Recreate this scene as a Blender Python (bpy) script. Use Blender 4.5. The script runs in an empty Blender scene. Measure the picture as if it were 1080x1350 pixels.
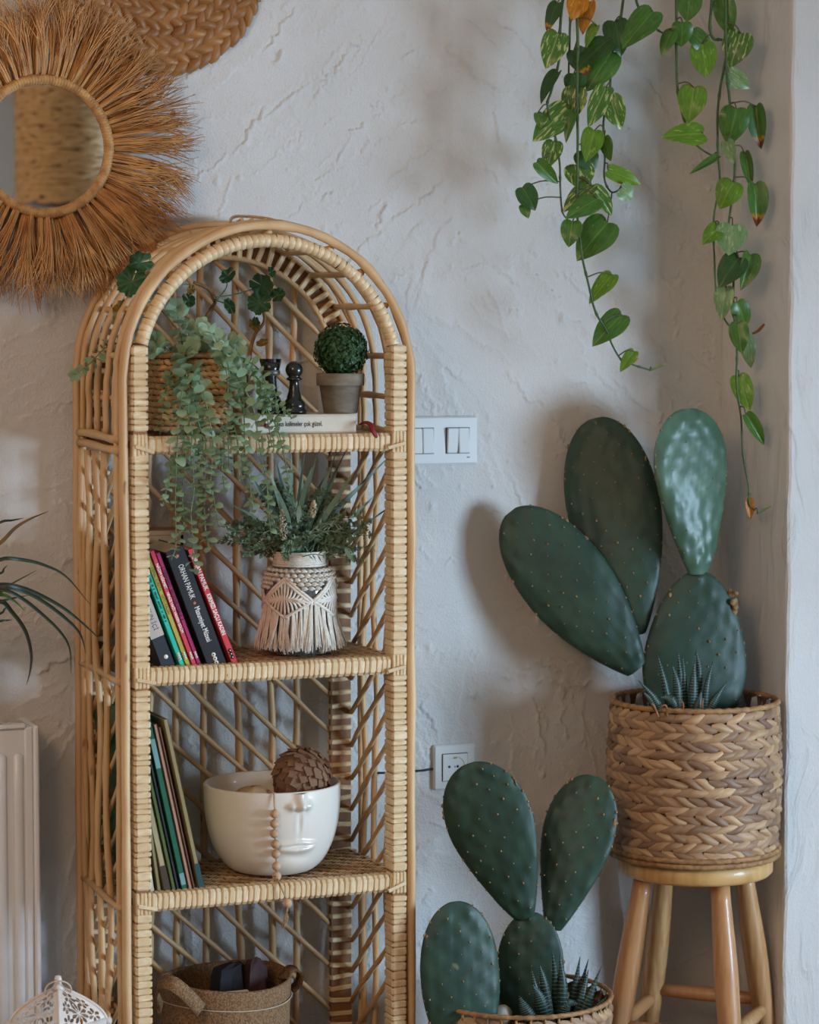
import bpy, math, random
import numpy as np
from mathutils import Matrix, Vector
R_ = random.Random(7)
scene = bpy.context.scene
COL = scene.collection
# ------------------------------------------------------------------ camera
FPX = 3400.0                       # focal length in pixels of the 1080x1350 frame
YAW = math.radians(22.0)
PITCH = math.atan(225.0 / FPX)
CAM = Vector((-1.383, -4.353, 1.35))
cd = bpy.data.cameras.new('camera')
cd.sensor_fit = 'VERTICAL'; cd.sensor_height = 36.0; cd.sensor_width = 28.8
cd.lens = FPX / 1350.0 * 36.0
cd.clip_start = 0.05
cd.dof.use_dof = True; cd.dof.focus_distance = 4.40; cd.dof.aperture_fstop = 4.5
co = bpy.data.objects.new('camera', cd); COL.objects.link(co)
co.location = CAM; co.rotation_euler = (math.pi / 2 - PITCH, 0, -YAW)
scene.camera = co
# ------------------------------------------------------------------ world, light, exposure
w = bpy.data.worlds.new('world'); scene.world = w; w.use_nodes = True
bg = w.node_tree.nodes['Background']
bg.inputs[0].default_value = (0.62, 0.78, 1.0, 1); bg.inputs[1].default_value = 1.5

def area(name, loc, target, sx, sy, power, color):
    l = bpy.data.lights.new(name, 'AREA'); l.shape = 'RECTANGLE'; l.size = sx; l.size_y = sy
    l.energy = power; l.color = color
    o = bpy.data.objects.new(name, l); COL.objects.link(o); o.location = loc
    o.rotation_euler = (Vector(target) - Vector(loc)).to_track_quat('-Z', 'Y').to_euler()
    return o
area('window_daylight', (3.45, -3.25, 1.05), (0.0, -2.60, 1.05), 2.2, 1.6, 560.0, (0.53, 0.755, 1.0))
area('warm_fill', (-2.0, -2.9, 2.35), (-0.1, -0.2, 1.2), 0.9, 0.9, 33.0, (1.0, 0.63, 0.36))  # added warm fill from off to the left, without a fixture
vs = scene.view_settings
vs.view_transform = 'Standard'; vs.look = 'None'; vs.gamma = 1.0; vs.use_curve_mapping = False
vs.exposure = 0.0
try:
    scene.cycles.use_denoising = True
    scene.cycles.max_bounces = 8; scene.cycles.diffuse_bounces = 4; scene.cycles.transparent_max_bounces = 8
    scene.cycles.sample_clamp_indirect = 4.0
except Exception:
    pass

# ------------------------------------------------------------------ layout helpers
_F = Vector((math.sin(YAW) * math.cos(PITCH), math.cos(YAW) * math.cos(PITCH), -math.sin(PITCH)))
_R = Vector((math.cos(YAW), -math.sin(YAW), 0)); _U = _R.cross(_F)
def at(px, py, Y):
    """world point on the plane y = Y that the photograph shows at (px, py)"""
    d = _F + _R * ((px - 540) / FPX) + _U * ((675 - py) / FPX)
    return CAM + d * ((Y - CAM.y) / d.y)
def pix(P):
    v = Vector(P) - CAM; z = v.dot(_F)
    return 540 + FPX * v.dot(_R) / z, 675 - FPX * v.dot(_U) / z
def rnd(a, b): return R_.uniform(a, b)

# ------------------------------------------------------------------ mesh builder
class MB:
    def __init__(s): s.v = []; s.f = []
    def add(s, vs, fs):
        o = len(s.v); s.v.extend([tuple(x) for x in vs]); s.f.extend([tuple(i + o for i in q) for q in fs]); return s
    def box(s, c, d, m=None):
        x, y, z = d[0] / 2, d[1] / 2, d[2] / 2
        vs = [Vector((i, j, k)) for i in (-x, x) for j in (-y, y) for k in (-z, z)]
        if m is not None: vs = [m @ q for q in vs]
        vs = [q + Vector(c) for q in vs]
        return s.add(vs, [(0, 1, 3, 2), (4, 6, 7, 5), (0, 4, 5, 1), (2, 3, 7, 6), (0, 2, 6, 4), (1, 5, 7, 3)])
    def bevbox(s, c, d, b=0.003, m=None):
        """box with chamfered edges"""
        x, y, z = d[0] / 2, d[1] / 2, d[2] / 2
        vs = []; ix = {}
        for i in (-1, 1):
            for j in (-1, 1):
                for k in (-1, 1):
                    for a in range(3):
                        q = [i * (x - (b if a != 0 else 0)), j * (y - (b if a != 1 else 0)), k * (z - (b if a != 2 else 0))]
                        ix[(i, j, k, a)] = len(vs); vs.append(Vector(q))
        fs = []
        for i in (-1, 1):
            fs.append([ix[(i, j, k, 0)] for j, k in ((-1, -1), (1, -1), (1, 1), (-1, 1))][::i])
            fs.append([ix[(j, i, k, 1)] for j, k in ((-1, -1), (-1, 1), (1, 1), (1, -1))][::i])
            fs.append([ix[(j, k, i, 2)] for j, k in ((-1, -1), (1, -1), (1, 1), (-1, 1))][::i])
        for i in (-1, 1):
            for j in (-1, 1):
                fs.append([ix[(i, j, -1, 0)], ix[(i, j, -1, 1)], ix[(i, j, 1, 1)], ix[(i, j, 1, 0)]])
                fs.append([ix[(i, -1, j, 0)], ix[(i, -1, j, 2)], ix[(i, 1, j, 2)], ix[(i, 1, j, 0)]])
                fs.append([ix[(-1, i, j, 1)], ix[(-1, i, j, 2)], ix[(1, i, j, 2)], ix[(1, i, j, 1)]])
                for k in (-1, 1): fs.append([ix[(i, j, k, 0)], ix[(i, j, k, 1)], ix[(i, j, k, 2)]])
        if m is not None: vs = [m @ q for q in vs]
        return s.add([q + Vector(c) for q in vs], fs)
    def tube(s, pts, r, n=8, cap=True, flat=1.0, closed=False):
        pts = [Vector(p) for p in pts]; N = len(pts)
        rs = r if isinstance(r, (list, tuple)) else [r] * N
        t = [((pts[(i + 1) % N] - pts[i - 1]) if closed else (pts[min(i + 1, N - 1)] - pts[max(i - 1, 0)])).normalized() for i in range(N)]
        a = Vector((0, 0, 1)) if abs(t[0].z) < 0.8 else Vector((0, 1, 0))
        u = t[0].cross(a).normalized(); vs = []
        for i in range(N):
            u = (u - t[i] * u.dot(t[i]))
            u = u.normalized() if u.length > 1e-6 else t[i].orthogonal().normalized()
            v = t[i].cross(u)
            for k in range(n):
                an = 2 * math.pi * k / n
                vs.append(pts[i] + u * (math.cos(an) * rs[i]) + v * (math.sin(an) * rs[i] * flat))
        fs = []
        for i in range(N if closed else N - 1):
            j = (i + 1) % N
            for k in range(n):
                fs.append((i * n + k, i * n + (k + 1) % n, j * n + (k + 1) % n, j * n + k))
        if cap and not closed:
            fs.append(tuple(range(n - 1, -1, -1))); fs.append(tuple((N - 1) * n + k for k in range(n)))
        return s.add(vs, fs)
    def lathe(s, prof, n=32, c=(0, 0, 0), sx=1.0, sy=1.0):
        vs = []; fs = []; c = Vector(c)
        for r, z in prof:
            for k in range(n):
                an = 2 * math.pi * k / n
                vs.append(c + Vector((r * sx * math.cos(an), r * sy * math.sin(an), z)))
        for i in range(len(prof) - 1):
            for k in range(n):
                fs.append((i * n + k, i * n + (k + 1) % n, (i + 1) * n + (k + 1) % n, (i + 1) * n + k))
        return s.add(vs, fs)
    def ell(s, c, r, nu=12, nv=8, m=None):
        if not isinstance(r, (list, tuple)): r = (r, r, r)
        vs = [Vector((0, 0, -r[2]))]; fs = []
        for i in range(1, nv):
            ph = -math.pi / 2 + math.pi * i / nv
            for k in range(nu):
                an = 2 * math.pi * k / nu
                vs.append(Vector((r[0] * math.cos(ph) * math.cos(an), r[1] * math.cos(ph) * math.sin(an), r[2] * math.sin(ph))))
        vs.append(Vector((0, 0, r[2])))
        for k in range(nu):
            fs.append((0, 1 + (k + 1) % nu, 1 + k)); b = 1 + (nv - 2) * nu
            fs.append((len(vs) - 1, b + k, b + (k + 1) % nu))
        for i in range(nv - 2):
            for k in range(nu):
                a = 1 + i * nu
                fs.append((a + k, a + (k + 1) % nu, a + nu + (k + 1) % nu, a + nu + k))
        if m is not None: vs = [m @ q for q in vs]
        return s.add([q + Vector(c) for q in vs], fs)
    def ribbon(s, pts, side, wd):
        """flat strip along pts; side = vectors or one vector, wd = half widths"""
        vs = []; fs = []; N = len(pts)
        for i, p in enumerate(pts):
            sd = Vector(side[i] if isinstance(side, list) else side); ww = wd[i] if isinstance(wd, (list, tuple)) else wd
            vs += [Vector(p) - sd * ww, Vector(p) + sd * ww]
        for i in range(N - 1): fs.append((2 * i, 2 * i + 1, 2 * i + 3, 2 * i + 2))
        return s.add(vs, fs)
    def inst(s, mesh_vf, M):
        vs, fs = mesh_vf
        return s.add([M @ Vector(q) for q in vs], fs)
    def mesh(s, name, smooth=True):
        me = bpy.data.meshes.new(name); me.from_pydata(s.v, [], s.f)
        if smooth: me.polygons.foreach_set('use_smooth', [True] * len(me.polygons))
        me.update(); return me

WM = {}                                   # world matrix of every object
def place(o, parent=None, M=None):
    M = M.copy() if M is not None else Matrix.Identity(4)
    COL.objects.link(o)
    if parent is not None:
        o.parent = parent; o.matrix_parent_inverse = WM[parent.name].inverted()
    o.matrix_basis = M; WM[o.name] = M
    return o
def obj(name, mb, mat, parent=None, M=None, smooth=True, kind=None, label=None):
    me = mb if isinstance(mb, bpy.types.Mesh) else mb.mesh(name, smooth)
    if mat is not None and len(me.materials) == 0: me.materials.append(mat)
    o = bpy.data.objects.new(name, me); place(o, parent, M)
    if kind: o['kind'] = kind
    if label: o['label'] = label
    return o
def tag(o, label, cat, group=None):
    o['label'] = label; o['category'] = cat
    if group: o['group'] = group
    return o
def thing(name, label, cat, loc=(0, 0, 0), group=None):
    o = bpy.data.objects.new(name, None); o.empty_display_size = 0.02
    place(o, None, Matrix.Translation(Vector(loc)))
    return tag(o, label, cat, group)
def struct(name, mb, mat, smooth=False):
    o = obj(name, mb, mat, None, None, smooth); o['kind'] = 'structure'; return o
def frame(o, x, y, z):
    """matrix with the given axes (may carry scale) and origin"""
    return Matrix(((x[0], y[0], z[0], o[0]), (x[1], y[1], z[1], o[1]), (x[2], y[2], z[2], o[2]), (0, 0, 0, 1)))
def bez(pts, n=24):
    """Catmull-Rom through pts"""
    P = [Vector(p) for p in pts]; P = [P[0] * 2 - P[1]] + P + [P[-1] * 2 - P[-2]]
    out = []; seg = len(P) - 3
    for i in range(n):
        s = i / (n - 1) * seg; k = min(int(s), seg - 1); t = s - k
        a, b, c, d = P[k:k + 4]
        out.append(0.5 * ((2 * b) + (c - a) * t + (2 * a - 5 * b + 4 * c - d) * t * t + (3 * b - a - 3 * c + d) * t ** 3))
    return out

# ------------------------------------------------------------------ materials
def srgb(r, g, b):
    f = lambda c: (c / 255 / 12.92) if c / 255 <= 0.04045 else ((c / 255 + 0.055) / 1.055) ** 2.4
    return (f(r), f(g), f(b), 1.0)
def mat(name, c1, c2=None, rough=0.6, scale=20.0, detail=4.0, stretch=(1, 1, 1), spots=None, spot_scale=60, spot_lo=0.62,
        rand=None, bump=0.0, bump_scale=None, spec=0.5, coat=0.0, metal=0.0, trans=0.0, sub=0.0, contrast=(0.35, 0.65), translucent=0.0):
    m = bpy.data.materials.new(name); m.use_nodes = True
    nt = m.node_tree; N = nt.nodes; L = nt.links
    b = N['Principled BSDF']; b.inputs['Roughness'].default_value = rough
    b.inputs['Metallic'].default_value = metal
    b.inputs['Specular IOR Level'].default_value = spec
    b.inputs['Coat Weight'].default_value = coat
    b.inputs['Transmission Weight'].default_value = trans
    b.inputs['Base Color'].default_value = c1
    col = None
    tc = N.new('ShaderNodeTexCoord'); mp = N.new('ShaderNodeMapping'); mp.inputs['Scale'].default_value = stretch
    L.new(tc.outputs['Object'], mp.inputs['Vector'])
    vec = mp.outputs['Vector']
    oi = N.new('ShaderNodeObjectInfo')
    off = N.new('ShaderNodeVectorMath'); off.operation = 'ADD'
    sc = N.new('ShaderNodeVectorMath'); sc.operation = 'SCALE'; sc.inputs[0].default_value = (37.0, 17.0, 23.0)
    L.new(oi.outputs['Random'], sc.inputs['Scale']); L.new(vec, off.inputs[0]); L.new(sc.outputs[0], off.inputs[1])
    vec = off.outputs[0]
    if c2 is not None:
        n = N.new('ShaderNodeTexNoise'); n.inputs['Scale'].default_value = scale; n.inputs['Detail'].default_value = detail
        L.new(vec, n.inputs['Vector'])
        cr = N.new('ShaderNodeMapRange'); cr.inputs[1].default_value = contrast[0]; cr.inputs[2].default_value = contrast[1]
        L.new(n.outputs['Fac'], cr.inputs[0])
        mx = N.new('ShaderNodeMix'); mx.data_type = 'RGBA'; mx.inputs[6].default_value = c1; mx.inputs[7].default_value = c2
        L.new(cr.outputs[0], mx.inputs[0]); col = mx.outputs[2]
    if rand is not None:
        mx = N.new('ShaderNodeMix'); mx.data_type = 'RGBA'; mx.inputs[7].default_value = rand
        if col is not None: L.new(col, mx.inputs[6])
        else: mx.inputs[6].default_value = c1
        mr = N.new('ShaderNodeMath'); mr.operation = 'MULTIPLY'; mr.inputs[1].default_value = 0.85
        L.new(oi.outputs['Random'], mr.inputs[0]); L.new(mr.outputs[0], mx.inputs[0]); col = mx.outputs[2]
    if spots is not None:
        n = N.new('ShaderNodeTexNoise'); n.inputs['Scale'].default_value = spot_scale; n.inputs['Detail'].default_value = 2
        L.new(vec, n.inputs['Vector'])
        cr = N.new('ShaderNodeMapRange'); cr.inputs[1].default_value = spot_lo; cr.inputs[2].default_value = spot_lo + 0.08
        L.new(n.outputs['Fac'], cr.inputs[0])
        mx = N.new('ShaderNodeMix'); mx.data_type = 'RGBA'; mx.inputs[7].default_value = spots
        if col is not None: L.new(col, mx.inputs[6])
        else: mx.inputs[6].default_value = c1
        L.new(cr.outputs[0], mx.inputs[0]); col = mx.outputs[2]
    if col is not None: L.new(col, b.inputs['Base Color'])
    if bump:
        n = N.new('ShaderNodeTexNoise'); n.inputs['Scale'].default_value = bump_scale or scale * 3; n.inputs['Detail'].default_value = 5
        L.new(vec, n.inputs['Vector'])
        bp = N.new('ShaderNodeBump'); bp.inputs['Strength'].default_value = bump; bp.inputs['Distance'].default_value = 0.004
        L.new(n.outputs['Fac'], bp.inputs['Height']); L.new(bp.outputs[0], b.inputs['Normal'])
    if sub: b.inputs['Subsurface Weight'].default_value = sub; b.inputs['Subsurface Radius'].default_value = (0.02, 0.015, 0.01)
    if translucent:
        tr = N.new('ShaderNodeBsdfTranslucent'); ms = N.new('ShaderNodeMixShader'); ms.inputs[0].default_value = translucent
        if col is not None: L.new(col, tr.inputs['Color'])
        else: tr.inputs['Color'].default_value = c1
        L.new(b.outputs[0], ms.inputs[1]); L.new(tr.outputs[0], ms.inputs[2])
        L.new(ms.outputs[0], N['Material Output'].inputs['Surface'])
    return m

def plaster(name, col, col2, strength=0.6, sets=()):
    """troweled plaster: sawtooth layers of warped noise give sharp trowel edges"""
    m = bpy.data.materials.new(name); m.use_nodes = True
    nt = m.node_tree; N = nt.nodes; L = nt.links; b = N['Principled BSDF']
    b.inputs['Roughness'].default_value = 0.85; b.inputs['Specular IOR Level'].default_value = 0.25
    tc = N.new('ShaderNodeTexCoord')
    def math_(op, a, bb=None, c=None):
        n = N.new('ShaderNodeMath'); n.operation = op
        for i, x in enumerate((a, bb, c)):
            if x is None: continue
            if isinstance(x, (int, float)): n.inputs[i].default_value = x
            else: L.new(x, n.inputs[i])
        return n.outputs[0]
    def noise(vec, scale, detail=3, dist=0.0, rough=0.5):
        n = N.new('ShaderNodeTexNoise'); n.inputs['Scale'].default_value = scale; n.inputs['Detail'].default_value = detail
        n.inputs['Distortion'].default_value = dist; n.inputs['Roughness'].default_value = rough
        L.new(vec, n.inputs['Vector']); return n.outputs['Fac'], n.outputs['Color']
    def mapped(ang, s, loc, src):
        mp = N.new('ShaderNodeMapping'); mp.inputs['Rotation'].default_value = (0, math.radians(ang), 0)
        mp.inputs['Scale'].default_value = s; mp.inputs['Location'].default_value = loc
        L.new(src, mp.inputs['Vector']); return mp.outputs[0]
    def mask(src, lo, hi):
        mr = N.new('ShaderNodeMapRange'); mr.inputs[1].default_value = lo; mr.inputs[2].default_value = hi
        L.new(src, mr.inputs[0]); return mr.outputs[0]
    base = tc.outputs['Object']
    # large swirl warp so that the strokes bend
    _, wc = noise(base, 2.3, 2)
    sub = N.new('ShaderNodeVectorMath'); sub.operation = 'SUBTRACT'; sub.inputs[1].default_value = (0.5, 0.5, 0.5); L.new(wc, sub.inputs[0])
    scl = N.new('ShaderNodeVectorMath'); scl.operation = 'SCALE'; scl.inputs['Scale'].default_value = 0.34; L.new(sub.outputs[0], scl.inputs[0])
    add = N.new('ShaderNodeVectorMath'); add.operation = 'ADD'; L.new(base, add.inputs[0]); L.new(scl.outputs[0], add.inputs[1])
    wv = add.outputs[0]
    total = None
    for i, (ang, s, k, amp, seed, lo) in enumerate(sets):
        f, _ = noise(mapped(ang, s, (seed, seed, seed), wv), 1.0, 6, 0.35, 0.62)
        saw = math_('FRACT', math_('MULTIPLY', f, k))
        saw = math_('POWER', saw, 4.0)
        mk, _ = noise(mapped(0, (1, 1, 1), (seed * 3 + 1, 0, seed), base), 4.2, 2)
        mm = mask(mk, lo, lo + 0.11)
        t = math_('MULTIPLY', math_('MULTIPLY', saw, mm), amp)
        total = t if total is None else math_('ADD', total, t)
    fine, _ = noise(base, 260, 3)
    mid, _ = noise(base, 42, 4)
    total = math_('ADD', total if total is not None else 0.0, math_('MULTIPLY', fine, 0.17))
    total = math_('ADD', total, math_('MULTIPLY', mid, 0.22))
    bp = N.new('ShaderNodeBump'); bp.inputs['Strength'].default_value = strength; bp.inputs['Distance'].default_value = 0.011
    L.new(total, bp.inputs['Height']); L.new(bp.outputs[0], b.inputs['Normal'])
    bl, _ = noise(base, 3.5, 5)
    mx = N.new('ShaderNodeMix'); mx.data_type = 'RGBA'; mx.inputs[6].default_value = col; mx.inputs[7].default_value = col2
    L.new(mask(bl, 0.35, 0.7), mx.inputs[0]); L.new(mx.outputs[2], b.inputs['Base Color'])
    return m

M_WALL = plaster('plaster_wall', srgb(212, 210, 206), srgb(202, 199, 194), 0.8)
M_PIER = plaster('plaster_pier', srgb(216, 213, 208), srgb(206, 203, 198), 0.5, ((4, (38, 38, 4), 3.0, 0.5, 0.0, 0.40), (-6, (22, 22, 3), 2.6, 0.6, 4.0, 0.45)))
M_ROD = mat('rattan_rod', srgb(214, 178, 130), srgb(190, 148, 100), 0.5, 16, 3, (1, 1, 0.35), spots=srgb(112, 68, 36), spot_scale=42, spot_lo=0.70, rand=srgb(194, 154, 108), bump=0.12, bump_scale=60)
M_WRAP = mat('rattan_peel', srgb(234, 212, 174), srgb(214, 182, 136), 0.45, 60, 3, (1, 1, 3), spots=srgb(140, 88, 44), spot_scale=70, spot_lo=0.71, rand=srgb(208, 176, 130))
M_WRAPX = mat('rattan_peel_edge', srgb(236, 214, 178), srgb(214, 184, 140), 0.45, 60, 3, (3, 1, 1), spots=srgb(140, 88, 44), spot_scale=70, spot_lo=0.72, rand=srgb(210, 178, 132))
M_CORE = mat('rattan_core', srgb(150, 104, 62), srgb(116, 76, 42), 0.65, 30, 3)
M_WEAVE = mat('rattan_weave', srgb(222, 188, 142), srgb(176, 134, 92), 0.55, 35, 3, (0.3, 1, 1), contrast=(0.4, 0.6))
M_BRAID = mat('water_hyacinth', srgb(206, 168, 124), srgb(162, 122, 86), 0.55, 45, 4, (0.25, 1.6, 1), rand=srgb(108, 78, 60), bump=0.25, bump_scale=90)
M_BRAID2 = mat('water_hyacinth_plate', srgb(178, 126, 72), srgb(142, 94, 48), 0.5, 45, 4, (0.25, 1.6, 1), rand=srgb(138, 92, 50), bump=0.25, bump_scale=90)
M_BRAID3 = mat('seagrass_weave', srgb(214, 176, 116), srgb(176, 134, 80), 0.6, 60, 3, (0.3, 1.6, 1), rand=srgb(168, 124, 74))
M_DARKW = mat('basket_inside', srgb(92, 62, 40), srgb(60, 40, 26), 0.8, 40)
M_RAFFIA = mat('raffia', srgb(212, 156, 92), srgb(172, 116, 62), 0.6, 30, 3, contrast=(0.3, 0.7))
M_RING = mat('raffia_ring', srgb(196, 148, 86), srgb(158, 108, 56), 0.55, 60)
M_MIRROR = mat('mirror_glass', (0.9, 0.92, 0.93, 1), None, 0.02, metal=1.0)
M_SOIL = mat('soil', srgb(58, 44, 34), srgb(34, 26, 20), 0.95, 60, bump=0.8, bump_scale=90)
# ================================================================== THE ROOM
PX = 1.02                                  # left edge of the pier that juts into the room
def trowel_wall():
    """plastered wall: overlapping trowel strokes with sharp lips, as real relief a millimetre or two deep"""
    rg = np.random.default_rng(11); st = 0.0026
    xs = np.arange(-0.95, PX + st / 2, st); xs[-1] = PX; zs = np.arange(0.10, 2.06, st)
    nx, nz = len(xs), len(zs); H = np.zeros((nz, nx), np.float32)
    def flow(x, z):
        if z > 1.45 and x < 0.45: a = 42
        elif x > 0.2 and z > 0.95: a = -48
        elif z > 0.7: a = 25 * math.sin(3 * x + 2 * z)
        else: a = 70 * math.sin(2.3 * x + 5 * z)
        return math.radians(a + rg.normal(0, 17))
    for k in range(1900):
        cx, cz = rg.uniform(-0.95, PX), rg.uniform(0.1, 2.05); an = flow(cx, cz)
        L = 0.03 + 0.20 * rg.random() ** 1.6; W = 0.008 + 0.045 * rg.random() ** 1.5; hg = 0.0008 + 0.0040 * rg.random() ** 2.0; hg *= 0.6 if cx < -0.3 else 1.0; kap = rg.normal(0, 2.6); sg = 1 if rg.random() < 0.72 else -1
        rad = L * 0.6 + W
        i0, i1 = np.searchsorted(xs, cx - rad), np.searchsorted(xs, cx + rad); j0, j1 = np.searchsorted(zs, cz - rad), np.searchsorted(zs, cz + rad)
        if i1 - i0 < 3 or j1 - j0 < 3: continue
        dx = xs[None, i0:i1] - cx; dz = zs[j0:j1, None] - cz
        u = dx * math.cos(an) + dz * math.sin(an); v = (-dx * math.sin(an) + dz * math.cos(an)) * sg - kap * u * u / 2
        n1 = rg.normal(0, 1, 64); n2 = rg.normal(0, 1, 16); uu = np.clip((u / L + 0.5), 0, 1)
        jag = np.interp(uu * 63, np.arange(64), n1) * 0.0011 + np.interp(uu * 15, np.arange(16), n2) * 0.0032
        t = (v + jag) / W + 0.5
        drag = np.interp(np.clip(t, 0, 1) * 31, np.arange(32), rg.normal(0, 1, 32)) * 0.00022
        win = np.clip((0.5 - np.abs(u / L)) * 5, 0, 1)
        h = np.where((t > 0) & (t < 1), hg * np.clip(t, 0, 1) ** 2.6 * win + drag * win, 0)
        loc = H[j0:j1, i0:i1]; base = float(np.median(loc)) * 0.55
        H[j0:j1, i0:i1] = np.where(h > 1e-5, np.maximum(loc * 0.92, base + h), loc)
    for k in range(240):                                   # crumbs of plaster dragged along
        cx, cz = rg.uniform(-0.3, PX), rg.uniform(0.3, 2.0); r = rg.uniform(0.002, 0.0065); i0, i1 = np.searchsorted(xs, cx - 3 * r), np.searchsorted(xs, cx + 3 * r); j0, j1 = np.searchsorted(zs, cz - 3 * r), np.searchsorted(zs, cz + 3 * r)
        dx = xs[None, i0:i1] - cx; dz = zs[j0:j1, None] - cz
        H[j0:j1, i0:i1] += rg.uniform(0.0012, 0.0034) * np.exp(-(dx * dx + 0.5 * dz * dz) / (r * r))
    H[0, :] = H[-1, :] = 0; H[:, 0] = H[:, -1] = 0
    X, Z = np.meshgrid(xs, zs); co = np.stack([X, -H, Z], -1).reshape(-1, 3)
    idx = np.arange(nx * nz).reshape(nz, nx); q = np.stack([idx[:-1, :-1], idx[:-1, 1:], idx[1:, 1:], idx[1:, :-1]], -1).reshape(-1, 4)
    ex = [(-3, 0, 0), (PX, 0, 0), (PX, 0, zs[0]), (-3, 0, zs[0]), (-3, 0, zs[-1]), (PX, 0, zs[-1]), (PX, 0, 2.6), (-3, 0, 2.6), (xs[0], 0, zs[0]), (xs[0], 0, zs[-1])]
    n0 = len(co); co = np.concatenate([co, np.array(ex)]); q = np.concatenate([q, n0 + np.array([[0, 1, 2, 3], [4, 5, 6, 7], [3, 8, 9, 4]])])
    me = bpy.data.meshes.new('wall_back'); me.vertices.add(len(co)); me.vertices.foreach_set('co', co.astype(np.float32).ravel())
    me.loops.add(q.size); me.loops.foreach_set('vertex_index', q.astype(np.int32).ravel()); me.polygons.add(len(q))
    me.polygons.foreach_set('loop_start', (np.arange(len(q)) * 4).astype(np.int32)); me.polygons.foreach_set('use_smooth', np.ones(len(q), bool))
    me.update(calc_edges=True); me.validate(); return me
struct('wall_back', trowel_wall(), M_WALL)
b = MB()                                   # pier, edge slightly rounded by hand
n = 40
for i in range(n):
    z0, z1 = 2.6 * i / n, 2.6 * (i + 1) / n
    j = lambda z: 0.0016 * math.sin(z * 23) + 0.0012 * math.sin(z * 57 + 1)
    prof = lambda z: [(PX, 0), (PX, -0.245), (PX + 0.0015 + j(z), -0.2495), (PX + 0.006 + j(z), -0.252), (2.6, -0.252)]
    A, B_ = prof(z0), prof(z1)
    for k in range(4):
        b.add([(A[k][0], A[k][1], z0), (A[k + 1][0], A[k + 1][1], z0), (B_[k + 1][0], B_[k + 1][1], z1), (B_[k][0], B_[k][1], z1)], [(0, 1, 2, 3)])
struct('wall_right_pier', b, M_PIER)
M_PAINT = mat('room_paint', srgb(222, 216, 206), None, 0.9)
M_FLOOR = mat('floor_boards', srgb(150, 112, 78), srgb(120, 84, 54), 0.5, 6, 4, (1, 14, 1))
b = MB(); b.box((-0.2, -3.0, -0.03), (5.6, 6.0, 0.06)); floor = struct('floor', b, M_FLOOR)
b = MB(); b.box((-0.2, -3.0, 2.63), (5.6, 6.0, 0.06)); struct('ceiling', b, M_PAINT)
b = MB(); b.box((-3.03, -3.0, 1.3), (0.06, 6.0, 2.6)); struct('wall_left', b, M_PAINT)
b = MB(); b.box((-0.2, -6.03, 1.3), (5.6, 0.06, 2.6)); struct('wall_front', b, M_PAINT)
b = MB(); wy0, wy1, wz0, wz1 = -3.90, -1.90, 0.35, 1.30
b.box((2.63, (wy1 + 0) / 2, 1.3), (0.06, -wy1, 2.6)); b.box((2.63, (-6 + wy0) / 2, 1.3), (0.06, 6 + wy0, 2.6))
b.box((2.63, (wy0 + wy1) / 2, wz0 / 2), (0.06, wy1 - wy0, wz0)); b.box((2.63, (wy0 + wy1) / 2, (wz1 + 2.6) / 2), (0.06, wy1 - wy0, 2.6 - wz1))
struct('wall_right', b, M_PAINT)
b = MB()
M_FRAME = mat('window_paint', srgb(235, 235, 232), None, 0.4)
for yy in (wy0 + 0.025, (wy0 + wy1) / 2, wy1 - 0.025): b.box((2.63, yy, (wz0 + wz1) / 2), (0.05, 0.05, wz1 - wz0))
for zz in (wz0 + 0.025, wz1 - 0.025): b.box((2.63, (wy0 + wy1) / 2, zz), (0.05, wy1 - wy0, 0.05))
struct('window_1', b, M_FRAME)

# ================================================================== SWITCH PLATE AND SOCKET
M_PLAST = mat('white_plastic', srgb(222, 224, 222), None, 0.25, coat=0.2)
M_DARK = mat('dark_gap', srgb(40, 40, 40), None, 0.7)
M_BRASS = mat('brass_clip', srgb(150, 130, 80), None, 0.35, metal=1.0)
z0s, z1s = at(590, 612, 0).z, at(590, 549, 0).z
xr = at(627, 580, 0).x
t = thing('light_switch', 'white double light switch plate with four rockers, beside the rattan shelf', 'light switch', (xr - 0.075, 0, z0s))
cz = (z0s + z1s) / 2
b = MB(); b.bevbox((xr - 0.0755, -0.005, cz), (0.151, 0.010, z1s - z0s), 0.003); obj('plate', b, M_PLAST, t, smooth=False)
for i, xc in enumerate((xr - 0.040, xr - 0.111)):
    b = MB(); b.box((xc, -0.0102, cz), (0.047, 0.0012, 0.048)); obj('rocker_gap', b, M_DARK, t, smooth=False)
    for j in (-1, 1):
        b = MB(); b.bevbox((0, 0, 0), (0.0215, 0.006, 0.046), 0.0015, Matrix.Rotation(math.radians(5 if (i, j) == (0, -1) else -4), 3, 'X'))
        obj('rocker', b, M_PLAST, t, Matrix.Translation((xc + j * 0.0112, -0.0125, cz)), smooth=False)
b = MB()
for k, dx in enumerate((0, 0.0012, 0.0024, 0.0038, 0.005)): b.box((xr - 0.021 + dx, -0.0101, cz - 0.031), (0.0008, 0.0008, 0.0016))
obj('maker_mark', b, M_DARK, t, smooth=False)
sx, sz = at(597, 1009, 0).x, at(597, 1010, 0).z
t = thing('wall_socket', 'white wall power socket with round two-pin recess, half hidden by cactus pad', 'socket', (sx, 0, sz - 0.041))
b = MB(); b.bevbox((sx, -0.005, sz), (0.083, 0.010, 0.083), 0.003); obj('plate', b, M_PLAST, t, smooth=False)
b = MB(); b.box((sx, -0.0102, sz), (0.0515, 0.0012, 0.0515)); obj('insert_gap', b, M_DARK, t, smooth=False)
b = MB()                                    # insert with a round well
nn = 32; vs = []; fs = []; hw = 0.0245
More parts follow.
